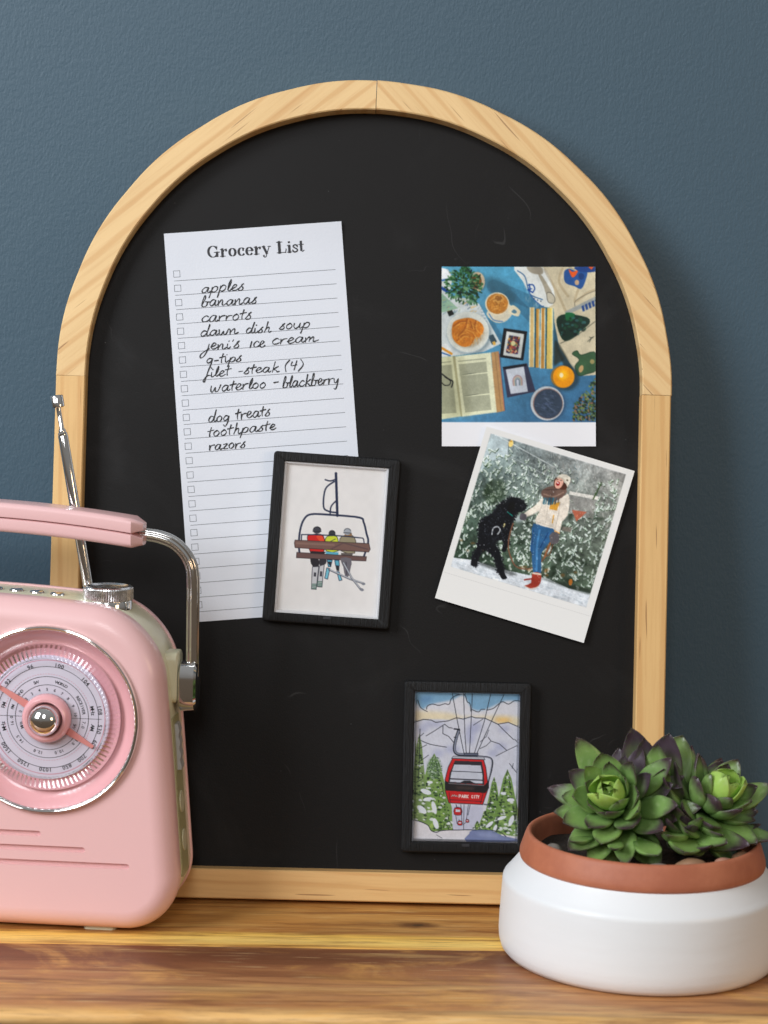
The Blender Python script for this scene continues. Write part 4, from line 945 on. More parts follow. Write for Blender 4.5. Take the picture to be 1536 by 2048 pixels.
for i in range(130): a, r = U(0, 6.28), U(0, 1)**.5; p.ell(470+r*80*math.cos(a), 1060+r*125*math.sin(a), 6, 5, [(40, 66, 44), (190, 206, 190)][i % 2], .8)
inkfir(1100, 1150, 1700, 190, 80); inkfir(1240, 1070, 1780, 300, 130); inkfir(1010, 1510, 1720, 130, 40); inkfir(930, 1620, 1730, 90, 24)
for P in ([(305, 640), (300, 1180)], [(345, 685), (285, 740)], [(378, 810), (300, 850)], [(400, 920), (290, 1000)], [(330, 1180), (275, 1210)], [(262, 560), (268, 1640)]): LN(P, 6)
for P in ([(1260, 1010), (1340, 1110)], [(1300, 1010), (1290, 1060)]): LN(P, 6)
for q in ((380, 1310, 60, 26, 20), (400, 1390, 50, 20, -10), (340, 1500, 60, 30, 40), (470, 1480, 24, 70, -15), (490, 1650, 26, 60, -20), (1190, 1590, 50, 18, -20), (1060, 1660, 50, 18, -40), (1120, 1700, 18, 40, 20), (1280, 1400, 40, 20, 0), (1290, 1620, 24, 60, 20), (1200, 1330, 30, 16, 10), (420, 1210, 30, 16, 0)): p.ell(*q[:4], (230, 234, 240), 1, rot=q[4])
p.poly([(236, 1600), (330, 1630), (400, 1660), (450, 1735), (600, 1720), (870, 1722), (1364, 1790), (1364, 1850), (230, 1850)], (226, 222, 226)); LN([(236, 1605), (330, 1630), (410, 1670), (440, 1720), (500, 1742), (600, 1720), (1100, 1724), (1240, 1790)], 8, 4)
p.poly([(880, 1722), (1080, 1722), (1200, 1780), (1345, 1812), (1345, 1850), (820, 1850), (845, 1760)], (112, 124, 168), .9, 2); p.poly([(920, 1750), (1080, 1745), (1160, 1800), (980, 1790)], (150, 160, 196), .7, 3, blur=5); LN([(500, 1770), (560, 1805)], 4)
for P in ([(640, 258), (700, 560), (775, 900)], [(760, 262), (782, 700), (800, 900)], [(853, 265), (845, 560), (834, 900)], [(1048, 268), (985, 560), (888, 895)], [(1192, 268), (1060, 560), (915, 895)]): LN(P, 7)
LN([(668, 640), (722, 645)], 16); LN([(715, 655), (690, 740), (672, 850), (700, 905), (780, 915)], 32, 5); LN([(715, 665), (692, 740), (676, 850), (702, 900), (780, 910)], 17, 5, (132, 138, 156)); LN([(668, 730), (690, 730)], 9)
p.poly([(778, 898), (925, 900), (925, 938), (778, 938)], (96, 102, 122), 1, edge=K, ew=6); LN([(790, 925), (910, 925)], 10)
p.poly([(650, 945), (665, 930), (985, 940), (1000, 970), (645, 955)], (190, 192, 202), 1, edge=K, ew=5); LN([(925, 932), (1040, 945), (1078, 985), (1070, 1080), (1040, 1200), (1040, 1270)], 17, 5); LN([(925, 934), (1036, 948), (1070, 985), (1062, 1080), (1034, 1200)], 8, 5, (150, 154, 170))
RD = (206, 34, 36)
p.poly([(655, 955), (985, 968), (1010, 1050), (1030, 1190), (1035, 1290), (985, 1448), (625, 1430), (585, 1300), (580, 1180), (610, 1050)], RD, 1, edge=K, ew=7)
p.poly([(680, 978), (965, 990), (990, 1100), (998, 1235), (612, 1215), (628, 1110)], (52, 48, 54)); p.poly([(675, 1020), (955, 1030), (975, 1130), (978, 1222), (630, 1205), (645, 1110)], (206, 210, 222)); LN([(645, 1090), (970, 1105)], 7); LN([(632, 1172), (975, 1188)], 13, c=(60, 60, 70)); p.poly([(740, 1212), (780, 1192), (850, 1195), (890, 1218)], (34, 34, 40))
p.poly([(582, 1190), (620, 1215), (1000, 1240), (1038, 1195), (1035, 1285), (1010, 1325), (590, 1298)], (36, 32, 34), 1); LN([(620, 1222), (990, 1244)], 8, c=(120, 118, 122)); p.poly([(700, 1250), (900, 1262), (880, 1290), (700, 1280)], (92, 72, 66), .6, blur=4)
LN([(625, 1315), (640, 1420)], 5); LN([(985, 1330), (960, 1435)], 5); LN([(630, 1395), (975, 1415)], 5); LN([(1000, 1445), (1030, 1450)], 14, c=(110, 112, 120))
# white hand lettering on the cabin: mountain mark, PARK CITY
WH = (240, 232, 226)
for P in ([(650, 1364), (664, 1345), (674, 1358), (684, 1343), (696, 1362), (706, 1350), (714, 1362)],): LN(P, 9, c=(60, 30, 34)); LN(P, 5, c=WH)
def cap_(ch, x, y, w, h):
    D = {'P': [[(0, 1), (0, 0), (.8, .05), (.85, .45), (0, .55)]], 'A': [[(0, 1), (.5, 0), (1, 1)], [(.2, .65), (.8, .65)]], 'R': [[(0, 1), (0, 0), (.8, .05), (.8, .45), (0, .5), (.9, 1)]], 'K': [[(0, 0), (0, 1)], [(.9, 0), (0, .55), (.9, 1)]], 'C': [[(.9, .1), (.1, .1), (.1, .9), (.9, .9)]], 'I': [[(.5, 0), (.5, 1)]], 'T': [[(0, 0), (1, 0)], [(.5, 0), (.5, 1)]], 'Y': [[(0, 0), (.5, .5), (1, 0)], [(.5, .5), (.5, 1)]]}
    for st in D[ch]: LN([(x+a*w, y+b*h+(x-730)*.04) for a, b in st], 8, c=WH)
for i, ch in enumerate('PARK'): cap_(ch, 732+i*27, 1343, 19, 30)
for i, ch in enumerate('CITY'): cap_(ch, 866+i*21, 1343, 15, 30)
for x, y, s_ in ((722, 1520, 1.0), (746, 1645, .58), (824, 1622, .40)):
    p.poly([(x-34*s_, y-38*s_), (x+36*s_, y-34*s_), (x+38*s_, y+36*s_), (x-38*s_, y+32*s_)], (200, 40, 42), 1, 2, edge=K, ew=5); p.poly([(x-22*s_, y-22*s_), (x+24*s_, y-18*s_), (x+24*s_, y+6*s_), (x-24*s_, y+4*s_)], (214, 216, 226)); LN([(x-14*s_, y-38*s_), (x-16*s_, y-66*s_)], 5)
for P in ([(752, 1448), (770, 1660)], [(786, 1448), (786, 1720)], [(832, 1450), (815, 1600)], [(850, 1450), (830, 1560)], [(700, 1445), (706, 1470), (745, 1480)], [(700, 1560), (715, 1650)], [(780, 1660), (805, 1640)]): LN(P, 5)
p.mottle(.04, (30, 90), 2)
magnet_frame('small black wooden picture magnet showing a red gondola over snowy mountains, beside the planter', .0658, .0793, .15, p.done(), .0628, .0887, 2)
# ---------------------------------------------------------------- retro radio
radio = empty('retro_radio', 'pastel pink retro portable radio with round tuning dial and arched carry handle', 'radio', loc=(-.2324, .0043, 0))
radio.rotation_euler = (0, 0, R(-4))
def fillet_poly(C):
    """C: list of (x, z, r, n); returns rounded outline"""
    out = []; m = len(C)
    for i in range(m):
        p = np.array(C[i][:2]); a = np.array(C[i-1][:2])-p; b = np.array(C[(i+1) % m][:2])-p; a = a/np.hypot(*a); b = b/np.hypot(*b)
        r, n = C[i][2:]; half = math.acos(max(-1, min(1, a@b)))/2; d = r/math.tan(half); c = p+(a+b)/np.hypot(*(a+b))*(r/math.sin(half))
        s = p+a*d-c; e_ = p+b*d-c; t0 = math.atan2(s[1], s[0]); t1 = math.atan2(e_[1], e_[0])
        dt = (t1-t0+math.pi) % (2*math.pi)-math.pi
        for k in range(n+1): t = t0+dt*k/n; out.append((c[0]+r*math.cos(t), c[1]+r*math.sin(t)))
    return out
hz = lambda z: .1402-.082*(z-.045)
def radio_outline():
    P = fillet_poly([(hz(.0015), .0015, .030, 14), (hz(.188), .188, .040, 18), (-hz(.188), .188, .040, 18), (-hz(.0015), .0015, .030, 14)])
    # densify long runs
    Q = []
    for i in range(len(P)):
        a = np.array(P[i]); b = np.array(P[(i+1) % len(P)]); n = max(1, int(np.hypot(*(b-a))/.012))
        for k in range(n): Q.append(tuple(a+(b-a)*k/n))
    out = []
    for x, z in Q:
        s = min(1, max(0, (z-.09)/.09)); s = s*s*(3-2*s); out.append((x, z-.55*x*x*s))
    return out
OUT = radio_outline()
def inset(P, d):
    n = len(P); o = []
    for i in range(n):
        t = np.array(P[(i+1) % n])-np.array(P[i-1]); t = t/np.hypot(*t); o.append((P[i][0]-t[1]*d, P[i][1]+t[0]*d))
    return o
def top_z(x, d=0): return .188-.55*x*x-d
def shell_rings(yf, yb, rf, rb, d0=0.0, steps=10):
    rings = []
    for k in range(steps+1):      # front fillet: from face to side
        a = R(90*k/steps); rings.append([(x, yf+rf*(1-math.cos(a)), z) for x, z in inset(OUT, d0+rf*(1-math.sin(a)))])
    for k in range(5+1):
        a = R(90*k/5); rings.append([(x, yb-rb*(1-math.sin(a)), z) for x, z in inset(OUT, d0+rb*(1-math.cos(a)))])
    return rings
V, F = rings_mesh(shell_rings(-.064, -.0465, .0125, .0012)); front = mesh_obj('front_shell', V, F, M_pink, radio)
V, F = rings_mesh(shell_rings(-.0470, -.0080, .0005, .0005, .0012, 2)); band = mesh_obj('side_band', V, F, M_cream, radio); sharp(band, 30)
V, F = rings_mesh(shell_rings(-.0086, -.004, .0008, .002, .0002, 4)); sharp(mesh_obj('back_shell', V, F, M_pink, radio), 30)
DX, DZ, DY = .0674, .1203, -.064      # dial centre (local)
DM = Matrix(((1, 0, 0, DX), (0, 0, -1, DY), (0, 1, 0, DZ), (0, 0, 0, 1)))   # x right, y up, z to the viewer
# cut the dial well and the three grooves into the front shell
import bmesh
def cutter(rings_list):
    bm = bmesh.new()
    for rings in rings_list:
        V, F = rings_mesh(rings); vs = [bm.verts.new(v) for v in V]
        for f in F: bm.faces.new([vs[i] for i in f])
    bmesh.ops.recalc_face_normals(bm, faces=bm.faces)
    me = bpy.data.meshes.new('cut'); bm.to_mesh(me); bm.free(); o = bpy.data.objects.new('cut', me); col.objects.link(o); o.parent = radio; return o
cr = []
circ = lambda r, y: [(DX+r*math.cos(2*math.pi*k/96), y, DZ+r*math.sin(2*math.pi*k/96)) for k in range(96)]
cr.append([circ(.0500, -.075), circ(.0500, -.050)])
for z, xr in ((.0560, .0655), (.0478, .0903), (.0395, .1150)):
    gr = []
    for y, w in ((-.070, .0017), (-.0645, .0017), (-.0612, .0012)):
        gr.append([(a, y, b) for a, b in [(xr-w+w*math.cos(R(t)), z+w*math.sin(R(t))) for t in range(-90, 91, 20)]+[(-xr+w+w*math.cos(R(t)), z+w*math.sin(R(t))) for t in range(90, 271, 20)]])
    cr.append(gr)
cut = cutter(cr)
md = front.modifiers.new('cut', 'BOOLEAN'); md.object = cut; md.operation = 'DIFFERENCE'; md.solver = 'EXACT'
bm = bmesh.new(); bm.from_mesh(front.data); bmesh.ops.recalc_face_normals(bm, faces=bm.faces); bm.to_mesh(front.data); bm.free()
dg = bpy.context.evaluated_depsgraph_get(); dg.update()
nm = bpy.data.meshes.new_from_object(front.evaluated_get(dg))
front.modifiers.clear(); front.data = nm; bpy.data.objects.remove(cut)
bm = bmesh.new(); bm.from_mesh(nm)
for f in bm.faces: f.smooth = True
for ed in bm.edges:
    if len(ed.link_faces) == 2 and ed.calc_face_angle(0) > R(38): ed.smooth = False
bm.to_mesh(nm); bm.free()
if not nm.materials: nm.materials.append(M_pink)
md = front.modifiers.new('normals', 'WEIGHTED_NORMAL'); md.keep_sharp = True; md.weight = 100

dial = lathe('dial_dish', [(.0001, -.0085), (.0325, -.0085), (.034, -.0082), (.0385, -.0078), (.0425, -.0072), (.0455, -.0050), (.0480, -.0018), (.0496, .0012), (.0503, .0014)], M_pink_gloss, radio, 120, DM)
lathe('dial_ring', [(.0496, .0006), (.0498, .0020), (.0504, .0029), (.0511, .0032), (.0518, .0029), (.0523, .0020), (.0524, .0002), (.0524, -.001)], M_chrome, radio, 140, DM)
face = lathe('dial_face', [(.0001, -.0060), (.0340, -.0060), (.0345, -.0064), (.0345, -.0084)], M_dialface, dial, 96)
# printed scale: rings, ticks and lettering
ZF = -.00585
def txt_mesh(s):
    cu = bpy.data.curves.new('t', 'FONT'); cu.body = s; cu.align_x = 'CENTER'; cu.align_y = 'CENTER'; cu.size = 1.08; cu.offset = .013; cu.resolution_u = 3
    o = bpy.data.objects.new('t', cu); me = bpy.data.meshes.new_from_object(o); 
    V = [tuple(v.co) for v in me.vertices]; F = [tuple(q.vertices) for q in me.polygons]
    bpy.data.objects.remove(o); bpy.data.curves.remove(cu); bpy.data.meshes.remove(me); return V, F
VV = []; FF = []
def put(V, F): b = len(VV); VV.extend(V); FF.extend(tuple(b+i for i in f) for f in F)
def ringp(r, w, a0=0, a1=360, n=120, dash=False):
    for k in range(n):
        if dash and k % 2: continue
        a, b = R(a0+(a1-a0)*k/n), R(a0+(a1-a0)*(k+1)/n)
        put([((r+q)*math.cos(t), (r+q)*math.sin(t), ZF) for t, q in ((a, 0), (b, 0), (b, w), (a, w))], [(0, 1, 2, 3)])
def word(s, ang, r, size, step=None):
    """letters along the circle, tops outward; ang = clockwise degrees from the top of the word's middle"""
    adv = step or size*.62/r*57.3
    for i, ch in enumerate(s):
        if ch == ' ': continue
        a = ang+(i-(len(s)-1)/2)*adv; V, F = txt_mesh(ch); t = R(-a); c, s_ = math.cos(t), math.sin(t)
        put([((x*size)*c-(y*size+r)*s_, (x*size)*s_+(y*size+r)*c, ZF) for x, y, z in V], F)
for r in (.0131, .0180, .0226, .0282): ringp(r, .00026)
put([(-.0300, -.0001, ZF), (.0300, -.0001, ZF), (.0300, .00012, ZF), (-.0300, .00012, ZF)], [(0, 1, 2, 3)])
for s_, a in (('88', -78), ('92', -50), ('96', -20), ('100', 12), ('104', 45), ('108', 80), ('530', 101), ('600', 119), ('700', 139), ('850', 158), ('1020', 182), ('1250', 207), ('1500', 232), ('1700', 256)): word(s_, a, .0293, .0030)
for s_, a in (('MHz', 80), ('AM', 101), ('MHz', 257), ('FM', 283)): word(s_, a, .0253, .0028)
for s_, a in (('SW', -20), ('WORLD', 22), ('RECEIVER', 68), ('7.0', 100), ('8.0', 131), ('10.0', 161), ('12.0', 195), ('14.5', 230), ('16.0', 262), ('FM', 284), ('BAND', -52)): word(s_, a, .0202, .0022)
for s_, a in (('0', -80), ('1', -66), ('2', -51), ('3', -35), ('4', -18), ('5', -2), ('6', 14), ('7', 30), ('8', 46), ('9', 64), ('10', 82), ('SW', 106), ('MHz', 252)): word(s_, a, .0155, .0021)
mesh_obj('scale_print', VV, FF, M_ink, dial, smooth=False)
VV = []; FF = []
ringp(.0241, .0002, 10, 170, 90, True); ringp(.0241, .0002, 190, 350, 90, True); ringp(.0146, .0002, 190, 350, 60, True); ringp(.0318, .0003, 0, 360, 120)
mesh_obj('scale_marks', VV, FF, M_pinkink, dial, smooth=False)
# needle + hub + chrome cap
nv = []
for t, w in ((-.0335, .0009), (-.012, .0022), (.012, .0022), (.0300, .0009)): nv += [(t, -w), (t, w)]
an = R(-31); c, s_ = math.cos(an), math.sin(an)
V = [(x*c-y*s_, x*s_+y*c, z) for z in (-.0052, -.0043) for x, y in nv]
F = [(8, 10, 11, 9), (10, 12, 13, 11), (12, 14, 15, 13), (0, 1, 3, 2), (2, 3, 5, 4), (4, 5, 7, 6)]
for a, b in ((0, 2), (2, 4), (4, 6), (6, 7), (7, 5), (5, 3), (3, 1), (1, 0)): F.append((a, b, b+8, a+8))
mesh_obj('needle', V, F, M_needle, dial, smooth=False)
lathe('clear_knob', [(.0135, -.0018), (.0315, -.0018), (.0325, -.0022), (.0330, -.0030)], M_clear, dial, 120)
# ribbed clear rim: scalloped ring
n = 180; V = []; prof = [(.0328, -.0030, 0), (.0336, -.0012, .6), (.0352, -.0014, 1), (.0392, -.0028, 1), (.0408, -.0048, .3), (.0412, -.0078, 0)]
for i in range(n):
    a = 2*math.pi*i/n; k = (1 if i % 2 else -1)
    for r, z, am in prof: V.append((r*math.cos(a), r*math.sin(a), z+.00034*am*k))
F = [(i*6+j, ((i+1) % n)*6+j, ((i+1) % n)*6+j+1, i*6+j+1) for i in range(n) for j in range(5)]
mesh_obj('ribbed_rim', V, F, M_clear_rib, dial, smooth=False)
lathe('knob_hub', [(.0088, -.0045), (.0092, -.0002), (.0100, .0012), (.0112, .0014), (.0124, .0006), (.0134, -.0014), (.0136, -.0045)], M_pink_gloss, dial, 72)
lathe('chrome_cap', [(.0001, .0100)]+[(.0086*math.sin(R(a)), .0030+.0070*math.cos(R(a))) for a in range(10, 91, 8)]+[(.0086, -.004)], M_chrome, dial, 64)

# feet
for sx in (-.085, .0965):
    V, F = rings_mesh([[(sx+a, -.046+b, z) for a, b in round_rect(.0185, .016, .003, 3)] for z in (0, .0042)]); sharp(mesh_obj('foot', V, F, M_cream, radio), 30)
# top buttons
for k in range(7):
    x = .0652-.0116*k; zb = top_z(x, .0018)-.0016
    b_ = lathe('button', [(.0043, zb), (.0043, zb+.0020), (.0038, zb+.0030), (.0028, zb+.0034), (.0001, zb+.0035)], M_chrome, radio, 32, Matrix.Translation((x, -.0290, 0)))
# volume knob, knurled
kz = .1772; KM = Matrix.Translation((.0945, -.0300, kz))
kn = lathe('knob_base', [(.0128, 0), (.0134, .0008), (.0134, .0050), (.0130, .0056), (.0001, .0056)], M_chrome, radio, 72, KM)
n = 128; V = []; pr = [(.0130, .0056, 0), (.0138, .0062, 1), (.0138, .0122, 1), (.0135, .0128, 0), (.0126, .0134, 0), (.0114, .0135, 0), (.0104, .0126, 0), (.0095, .0122, 0), (.00001, .0120, 0)]
for i in range(n):
    a = 2*math.pi*i/n
    for r, z, am in pr: V.append(((r+(.00025 if i % 2 else -.00025)*am)*math.cos(a), (r+(.00025 if i % 2 else -.00025)*am)*math.sin(a), z))
m_ = len(pr); F = [(i*m_+j, ((i+1) % n)*m_+j, ((i+1) % n)*m_+j+1, i*m_+j+1) for i in range(n) for j in range(m_-1)]
sharp(mesh_obj('volume_knob', V, F, M_satin, radio, local=KM), 20)
def loc_of(X, Z, Y=-.03):   # world (X, Y, Z) -> radio local
    v = radio_inv @ Vector((X, Y, Z)); return v
radio_inv = (Matrix.Translation((-.2324, .0043, 0)) @ Matrix.Rotation(R(-4), 4, 'Z')).inverted()
# handle: two grip shells, lobed chrome arms, clamps
for side in (1, -1):
    P = [(-.0926, .140), (-.0926, .1478), (-.0928, .1749), (-.0932, .197), (-.0960, .2071), (-.1035, .2151), (-.113, .2188), (-.1235, .2202)]
    pts = [loc_of(a, b) for a, b in P]; pts = [Vector(q) for q in catmull([(q.x*side, q.y, q.z) for q in pts], 8)]
    tube('handle_arm', pts, .0036, M_chrome, radio, 40, 8, 1.0, Vector((0, 1, 0)))
    c_ = loc_of(-.0945, .1335)
    # cream boss and chrome clamp
    def block(name, x0, x1, w, h, r, bev, mat, cz):
        rr_ = round_rect(w, h, r, 6); rings = []
        for x_, s_ in ((x0, 1-2*bev/w), (x0+bev*side, 1), (x1-bev*side, 1), (x1, 1-2*bev/w)): rings.append([(x_*1.0, c_.y+a*s_, cz+b*s_) for a, b in rr_])
        V, F = rings_mesh(rings); return sharp(mesh_obj(name, V, F, mat, radio), 35)
    xb = c_.x*side
    block('handle_mount', xb-.022*side, xb-.0052*side, .020, .0285, .0045, .0008, M_cream, .1400)
    block('handle_clamp', xb-.0050*side, xb+.0052*side, .0190, .0285, .0088, .0012, M_chrome, .1345)
def grip(name, z0, z1, r, mat, low):
    rings = []
    xe = .1150
    for i in range(41):
        t = -1+2*i/40; x = xe*t; zc = .2290-.62*x*x; e_ = 1.0
        d = abs(t); sh = (1-max(0, (d-.955)/.045)**2.5*.5)
        w = .0215*sh; h0, h1 = z0, z1
        prof = []
        for a, b in round_rect(w, (h1-h0), r, 5):
            hh = (h1-h0)/2
            if (b > 0) == bool(low): b = math.copysign(hh*min(1, abs(b)/(hh-r*.86)) if abs(b) < hh-r*.86 else hh-.0004*(abs(a) > w/2-r*.3), b)
            prof.append((x, -.032+a, zc+(h0+h1)/2+b*sh))
        rings.append(prof)
    V, F = rings_mesh(rings); return sharp(mesh_obj(name, V, F, mat, radio), 40)
grip('handle_grip_top', .0002, .0084, .0030, M_pink, 0); grip('handle_grip_bottom', -.0080, -.0002, .0030, M_pink, 1)
# right side: strap slot panel with oval slots and a ridged switch
sxw = lambda z: hz(z)+.0006
V = []
pz = np.linspace(.028, .118, 14)
rings = [[(hz(z)-.0014, y, z), (hz(z)+.0004-.0003, y, z)] for z in pz for y in (0,)]
V, F = rings_mesh([[(hz(z)-.0030, -.0385, z), (hz(z)-.0006, -.0385, z), (hz(z)-.0006, -.0195, z), (hz(z)-.0030, -.0195, z)] for z in pz]); mesh_obj('side_panel', V, F, M_cream_shaded, radio, smooth=False)
for z in (.0470, .0690):
    rings = []
    for dx in (-.0012, .0003): rings.append([(hz(z+b)+dx-.0004, -.0290+a, z+b) for a, b in [(.0055*math.cos(R(t)), .0062*math.sin(R(t))) for t in range(0, 360, 20)]])
    V, F = rings_mesh(rings); sharp(mesh_obj('vent_oval', V, F, M_cream, radio), 30)
rings = []
for k in range(15):
    z = .0880+.026*k/14; w_ = .0016*(1+.28*math.sin(k*1.7)); rings.append([(hz(z)-.0010, -.034, z), (hz(z)+w_-.0003, -.033, z), (hz(z)+w_-.0003, -.025, z), (hz(z)-.0010, -.024, z)])
V, F = rings_mesh(rings); sharp(mesh_obj('ridged_switch', V, F, M_grey, radio), 60)
# antenna
def ant(pts, rads, name, mat=M_chrome):
    return tube(name, [loc_of(x, z, -.018) for x, z in pts], rads, mat, radio, 20, 0, 1, Vector((1, 0, 0)))
A0, A1 = np.array([-.1520, .1790]), np.array([-.1690, .2750]); T1 = np.array([-.1716, .2895])
d = (A1-A0)/np.hypot(*(A1-A0)); d2 = (T1-A1)/np.hypot(*(T1-A1))
ant([tuple(A0), tuple(A0+(A1-A0)*.5), tuple(A1-d*.002), tuple(A1-d*.0012), tuple(A1-d*.0006), tuple(A1)], [.0029, .0029, .0028, .0025, .0027, .0023], 'antenna_tube')
B0 = A1
ant([tuple(B0), tuple(B0+d2*.0008), tuple(B0+d2*.0016), tuple(B0+d2*.0022), tuple(T1)], [.0020, .0021, .0018, .0013, .0013], 'antenna_rod')
ant([tuple(T1-d2*.0006), tuple(T1-d2*.0001), tuple(T1+d2*.0058), tuple(T1+d2*.0064)], [.0030, .0037, .0037, .0031], 'antenna_tip')

# ---------------------------------------------------------------- planter
PC = Vector((.1592, -.0726, 0))
pot = empty('planter_bowl', 'low round white glazed planter bowl with a terracotta rim, filled with succulents', 'planter', loc=PC)
prof = [(.0001, .0006), (.064, .0006), (.0690, .0), (.0733, .0012), (.0756, .0040), (.0767, .0080), (.0770, .0125), (.0768, .020), (.0762, .031), (.0758, .0395), (.0756, .0410), (.0750, .0423), (.0740, .0433), (.0725, .0451), (.0700, .0482), (.0680, .0508), (.0664, .0530), (.0655, .0545)]
lathe('glazed_bowl', prof, M_white, pot, 128, ang=60)
lathe('terracotta_rim', [(.0640, .0525), (.0664, .0530), (.0669, .0545), (.0667, .0568), (.0656, .0602), (.0645, .0635), (.0638, .0655), (.0631, .0668), (.0619, .0673), (.0606, .0667), (.0600, .0652), (.0596, .0600), (.0592, .048), (.057, .040)], M_terra, pot, 128, ang=60)
V = []; F = []; nr = 14; na = 48
for i in range(nr+1):
    for j in range(na):
        r = .0605*i/nr; a = 2*math.pi*j/na; x_, y_ = r*math.cos(a), r*math.sin(a); V.append((x_, y_, .0545+.0025*mnoise.noise(Vector((x_*90, y_*90, 3)))))
for i in range(nr):
    for j in range(na): k = (j+1) % na; F.append((i*na+j, (i+1)*na+j, (i+1)*na+k, i*na+k))
so = mesh_obj('soil', V, F, M_soil, pot); so['kind'] = 'stuff'
# pebbles
def pebble(x, y, z, a, b, c, rz, mat, label, seed):
    bm = bmesh.new(); bmesh.ops.create_icosphere(bm, subdivisions=3, radius=1)
    for v in bm.verts:
        n_ = mnoise.noise(v.co*1.3+Vector((seed*7.1, 0, 0))); v.co = Vector((v.co.x*a, v.co.y*b, v.co.z*c))*(1+.16*n_)
    me = bpy.data.meshes.new('pebble'); bm.to_mesh(me); bm.free(); me.materials.append(mat); me.polygons.foreach_set('use_smooth', [True]*len(me.polygons))
    o = bpy.data.objects.new('pebble', me); col.objects.link(o); o.location = (x, y, z); o.rotation_euler = (R(8*math.sin(seed*3)), R(8*math.cos(seed*2)), R(rz)); tag(o, label, 'pebble', 'pebbles in the planter'); return o
PB = [(.1600, -.1240, .0605, .0098, .0062, .0042, 5, 0, 'flat grey pebble against the front of the terracotta rim'),
      (.1790, -.1205, .0620, .0088, .0066, .0052, -10, 1, 'rounded tan pebble right of the flat grey one at the front rim'),
      (.1980, -.1130, .0620, .0060, .0046, .0042, 30, 2, 'small rosy pebble at the right front rim under the leaves'),
      (.2080, -.1010, .0620, .0055, .0046, .0046, 50, 1, 'small tan pebble beside the right wall of the rim'),
      (.1090, -.0930, .0610, .0052, .0060, .0046, 10, 0, 'pale grey pebble at the left wall inside the rim')]
for i, q in enumerate(PB): pebble(*q[:7], M_peb[q[7]], q[8], i+1)

# ---------------------------------------------------------------- succulents
def leaf_mesh(L, Wd, T, curl, cup, tipsharp=1.7, wmax=.62):
    n = 14; m = 14; V = []; A = []; F = []
    for i in range(n+1):
        t = i/n
        if t < wmax: w = .34+.66*(math.sin(math.pi/2*t/wmax))**1.3
        else: w = max(0, 1-((t-wmax)/(1-wmax))**tipsharp)**.75
        w = max(w, .02)*Wd/2; th_ = T*(.55+.45*math.sin(math.pi*min(1, t*1.1)))*(max(0.03, 1-t**6)); 
        y = L*t; z0 = curl*L*t*t
        for j in range(m):
            a = 2*math.pi*j/m; s = math.cos(a); u = math.sin(a)
            top = u > 0; z = z0+cup*Wd*(s*s)*min(1, t*2)*(1-t*.3)+(u*th_*.32 if top else u*th_*.68)
            z -= .10*th_*math.exp(-(s*4)**2)*(0 if top else 1)
            V.append((s*w, y, z)); A.append((t, s, u))
    for i in range(n):
        for j in range(m): k = (j+1) % m; F.append((i*m+j, i*m+k, (i+1)*m+k, (i+1)*m+j))
    F.append(tuple(range(m-1, -1, -1))); F.append(tuple(n*m+j for j in range(m)))
    me = bpy.data.meshes.new('leaf'); me.from_pydata(V, [], F); me.polygons.foreach_set('use_smooth', [True]*len(F))
    at = me.attributes.new('along', 'FLOAT_VECTOR', 'POINT'); at.data.foreach_set('vector', np.array(A, np.float32).ravel()); return me
def variants(mat, spec):
    out = []
    for s in spec: me = leaf_mesh(*s); me.materials.append(mat); out.append(me)
    return out
LF_out = variants(M_leaf, [(.037, .0158, .0068, .24, .10, 1.55, .58), (.033, .0172, .0066, .18, .12, 1.7, .60), (.039, .0150, .0070, .28, .09, 1.5, .57)])
LF_mid = variants(M_leaf, [(.027, .0168, .0046, .30, .18, 1.7, .60), (.030, .0152, .0048, .28, .15, 1.6, .58)])
LF_dark = variants(M_leaf_dark, [(.036, .0150, .0058, .24, .11, 1.5, .57), (.032, .0144, .0056, .18, .10, 1.5, .58)])
LF_in = variants(M_leaf_core, [(.0200, .0170, .0036, .34, .26, 2.0), (.0165, .0150, .0032, .42, .30, 2.2)])
def place_leaf(parent, me, base, direction, upv, scale=1.0, roll=0):
    yv = Vector(direction).normalized(); zv = Vector(upv); zv = (zv-yv*zv.dot(yv)).normalized(); xv = yv.cross(zv)
    M3 = Matrix((xv, yv, zv)).transposed() @ Matrix.Rotation(R(roll), 3, 'Y')
    o = bpy.data.objects.new('leaf', me); col.objects.link(o); o.parent = parent
    o.matrix_local = Matrix.Translation(base) @ M3.to_4x4() @ Matrix.Diagonal((scale*random.uniform(.93, 1.07), scale, scale, 1)); return o
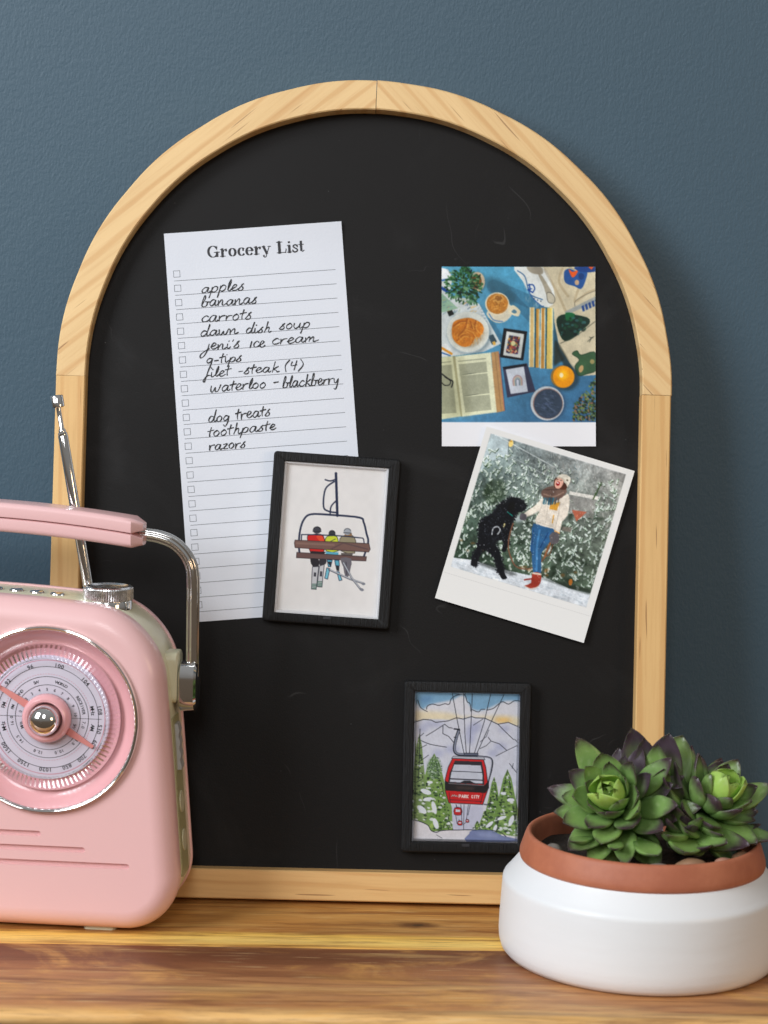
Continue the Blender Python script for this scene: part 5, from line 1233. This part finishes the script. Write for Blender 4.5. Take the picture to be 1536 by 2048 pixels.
def rosette(label, loc, axis, n, amax, seed, phase, skip=lambda ph, th: False, size=1.0):
    random.seed(seed)
    t = empty('succulent', label, 'succulent', loc=loc, group='rosette succulents in the planter')
    ax = Vector(axis).normalized(); a1 = ax.cross(Vector((0, 0, 1))).normalized(); a2 = a1.cross(ax)  # a1 = right, a2 = up (seen from the front: a1 sign)
    if a1.x < 0: a1 = -a1
    for i in range(n):
        f = i/(n-1); phi = R(137.5*i+phase+random.uniform(-7, 7)); th_ = R(8+(amax-8)*f**.62+random.uniform(-7, 7)*min(1, f*3))
        rad = a1*math.cos(phi)+a2*math.sin(phi)
        if skip(phi, th_): continue
        if i < 8: me = LF_in[1 if i < 3 else 0]; sc = .66+.06*i
        elif i < 20: me = random.choice(LF_mid); sc = .68+.028*(i-8)
        else:
            me = random.choice(LF_out if (rad.z < .3 or random.random() < .4) else LF_dark); sc = .80+.22*f+random.uniform(-.13, .12)
        hgt = .021*(1-f)**1.2
        d_ = (ax*math.cos(th_)+rad*math.sin(th_)).normalized()
        base = ax*(hgt-.004)+rad*.0028*(1 if i > 3 else .6)
        place_leaf(t, me, base*size, d_, ax*math.sin(th_)-rad*math.cos(th_) if False else ax-rad*.15, sc*size, random.uniform(-10, 10))
    lathe('stem', [(.0001, 0), (.0042, .0), (.0036, .014), (.0032, .030), (.0001, .030)], M_stem, t, 16, Matrix.Translation(ax*-.026) @ ax.to_track_quat('Z', 'Y').to_matrix().to_4x4())
    return t
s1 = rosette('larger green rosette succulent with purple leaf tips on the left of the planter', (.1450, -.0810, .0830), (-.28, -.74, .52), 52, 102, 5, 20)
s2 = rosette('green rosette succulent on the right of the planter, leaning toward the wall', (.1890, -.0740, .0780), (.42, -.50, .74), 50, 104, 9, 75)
# single leaves standing between and below the rosettes
def extra(t, me, tip, base, scale, up, roll=0):
    b = Vector(base)-t.location; d_ = Vector(tip)-Vector(base); L = {id(m): l for m, l in [(LF_out[0], .037), (LF_out[1], .033), (LF_out[2], .039), (LF_dark[0], .036), (LF_dark[1], .032), (LF_mid[0], .027)]}[id(me)]
    place_leaf(t, me, b, d_, up, d_.length/L*scale, roll)
extra(s1, LF_out[1], (.161, -.121, .0640), (.152, -.098, .072), 1, (.1, -.6, .8))
extra(s1, LF_out[2], (.139, -.1185, .0650), (.142, -.098, .072), 1, (-.1, -.5, .8))
extra(s1, LF_out[0], (.117, -.108, .0660), (.132, -.092, .072), 1, (-.3, -.3, .9))
for tip, me, sc_ in (((.158, -.070, .1215), LF_dark[0], 1), ((.168, -.074, .1195), LF_out[0], 1), ((.1735, -.070, .1235), LF_dark[1], 1), ((.165, -.085, .112), LF_out[2], 1), ((.1755, -.090, .104), LF_dark[0], 1), ((.169, -.098, .098), LF_dark[1], 1), ((.150, -.066, .125), LF_dark[0], 1), ((.181, -.060, .118), LF_out[1], 1)):
    extra(s1, me, tip, (.1640, -.0740, .0780), sc_, (random.uniform(-.3, .3), -.9, .3), random.uniform(-14, 14))
for tip, me in (((.170, -.104, .0860), LF_out[1]), ((.176, -.106, .0820), LF_dark[1]), ((.163, -.110, .0780), LF_out[2]), ((.186, -.108, .0800), LF_out[0]), ((.166, -.118, .0700), LF_out[0]), ((.173, -.121, .0640), LF_out[1]), ((.180, -.112, .0760), LF_dark[0]), ((.200, -.113, .0660), LF_out[2]), ((.212, -.102, .0640), LF_out[0])):
    extra(s2, me, tip, (.1800, -.0860, .0740), 1, (.0, -.5, .85), random.uniform(-12, 12))
extra(s2, LF_out[0], (.190, -.116, .0660), (.180, -.090, .068), 1, (.1, -.6, .7))
extra(s2, LF_out[2], (.222, -.080, .0690), (.196, -.074, .070), 1, (.2, -.3, .9))
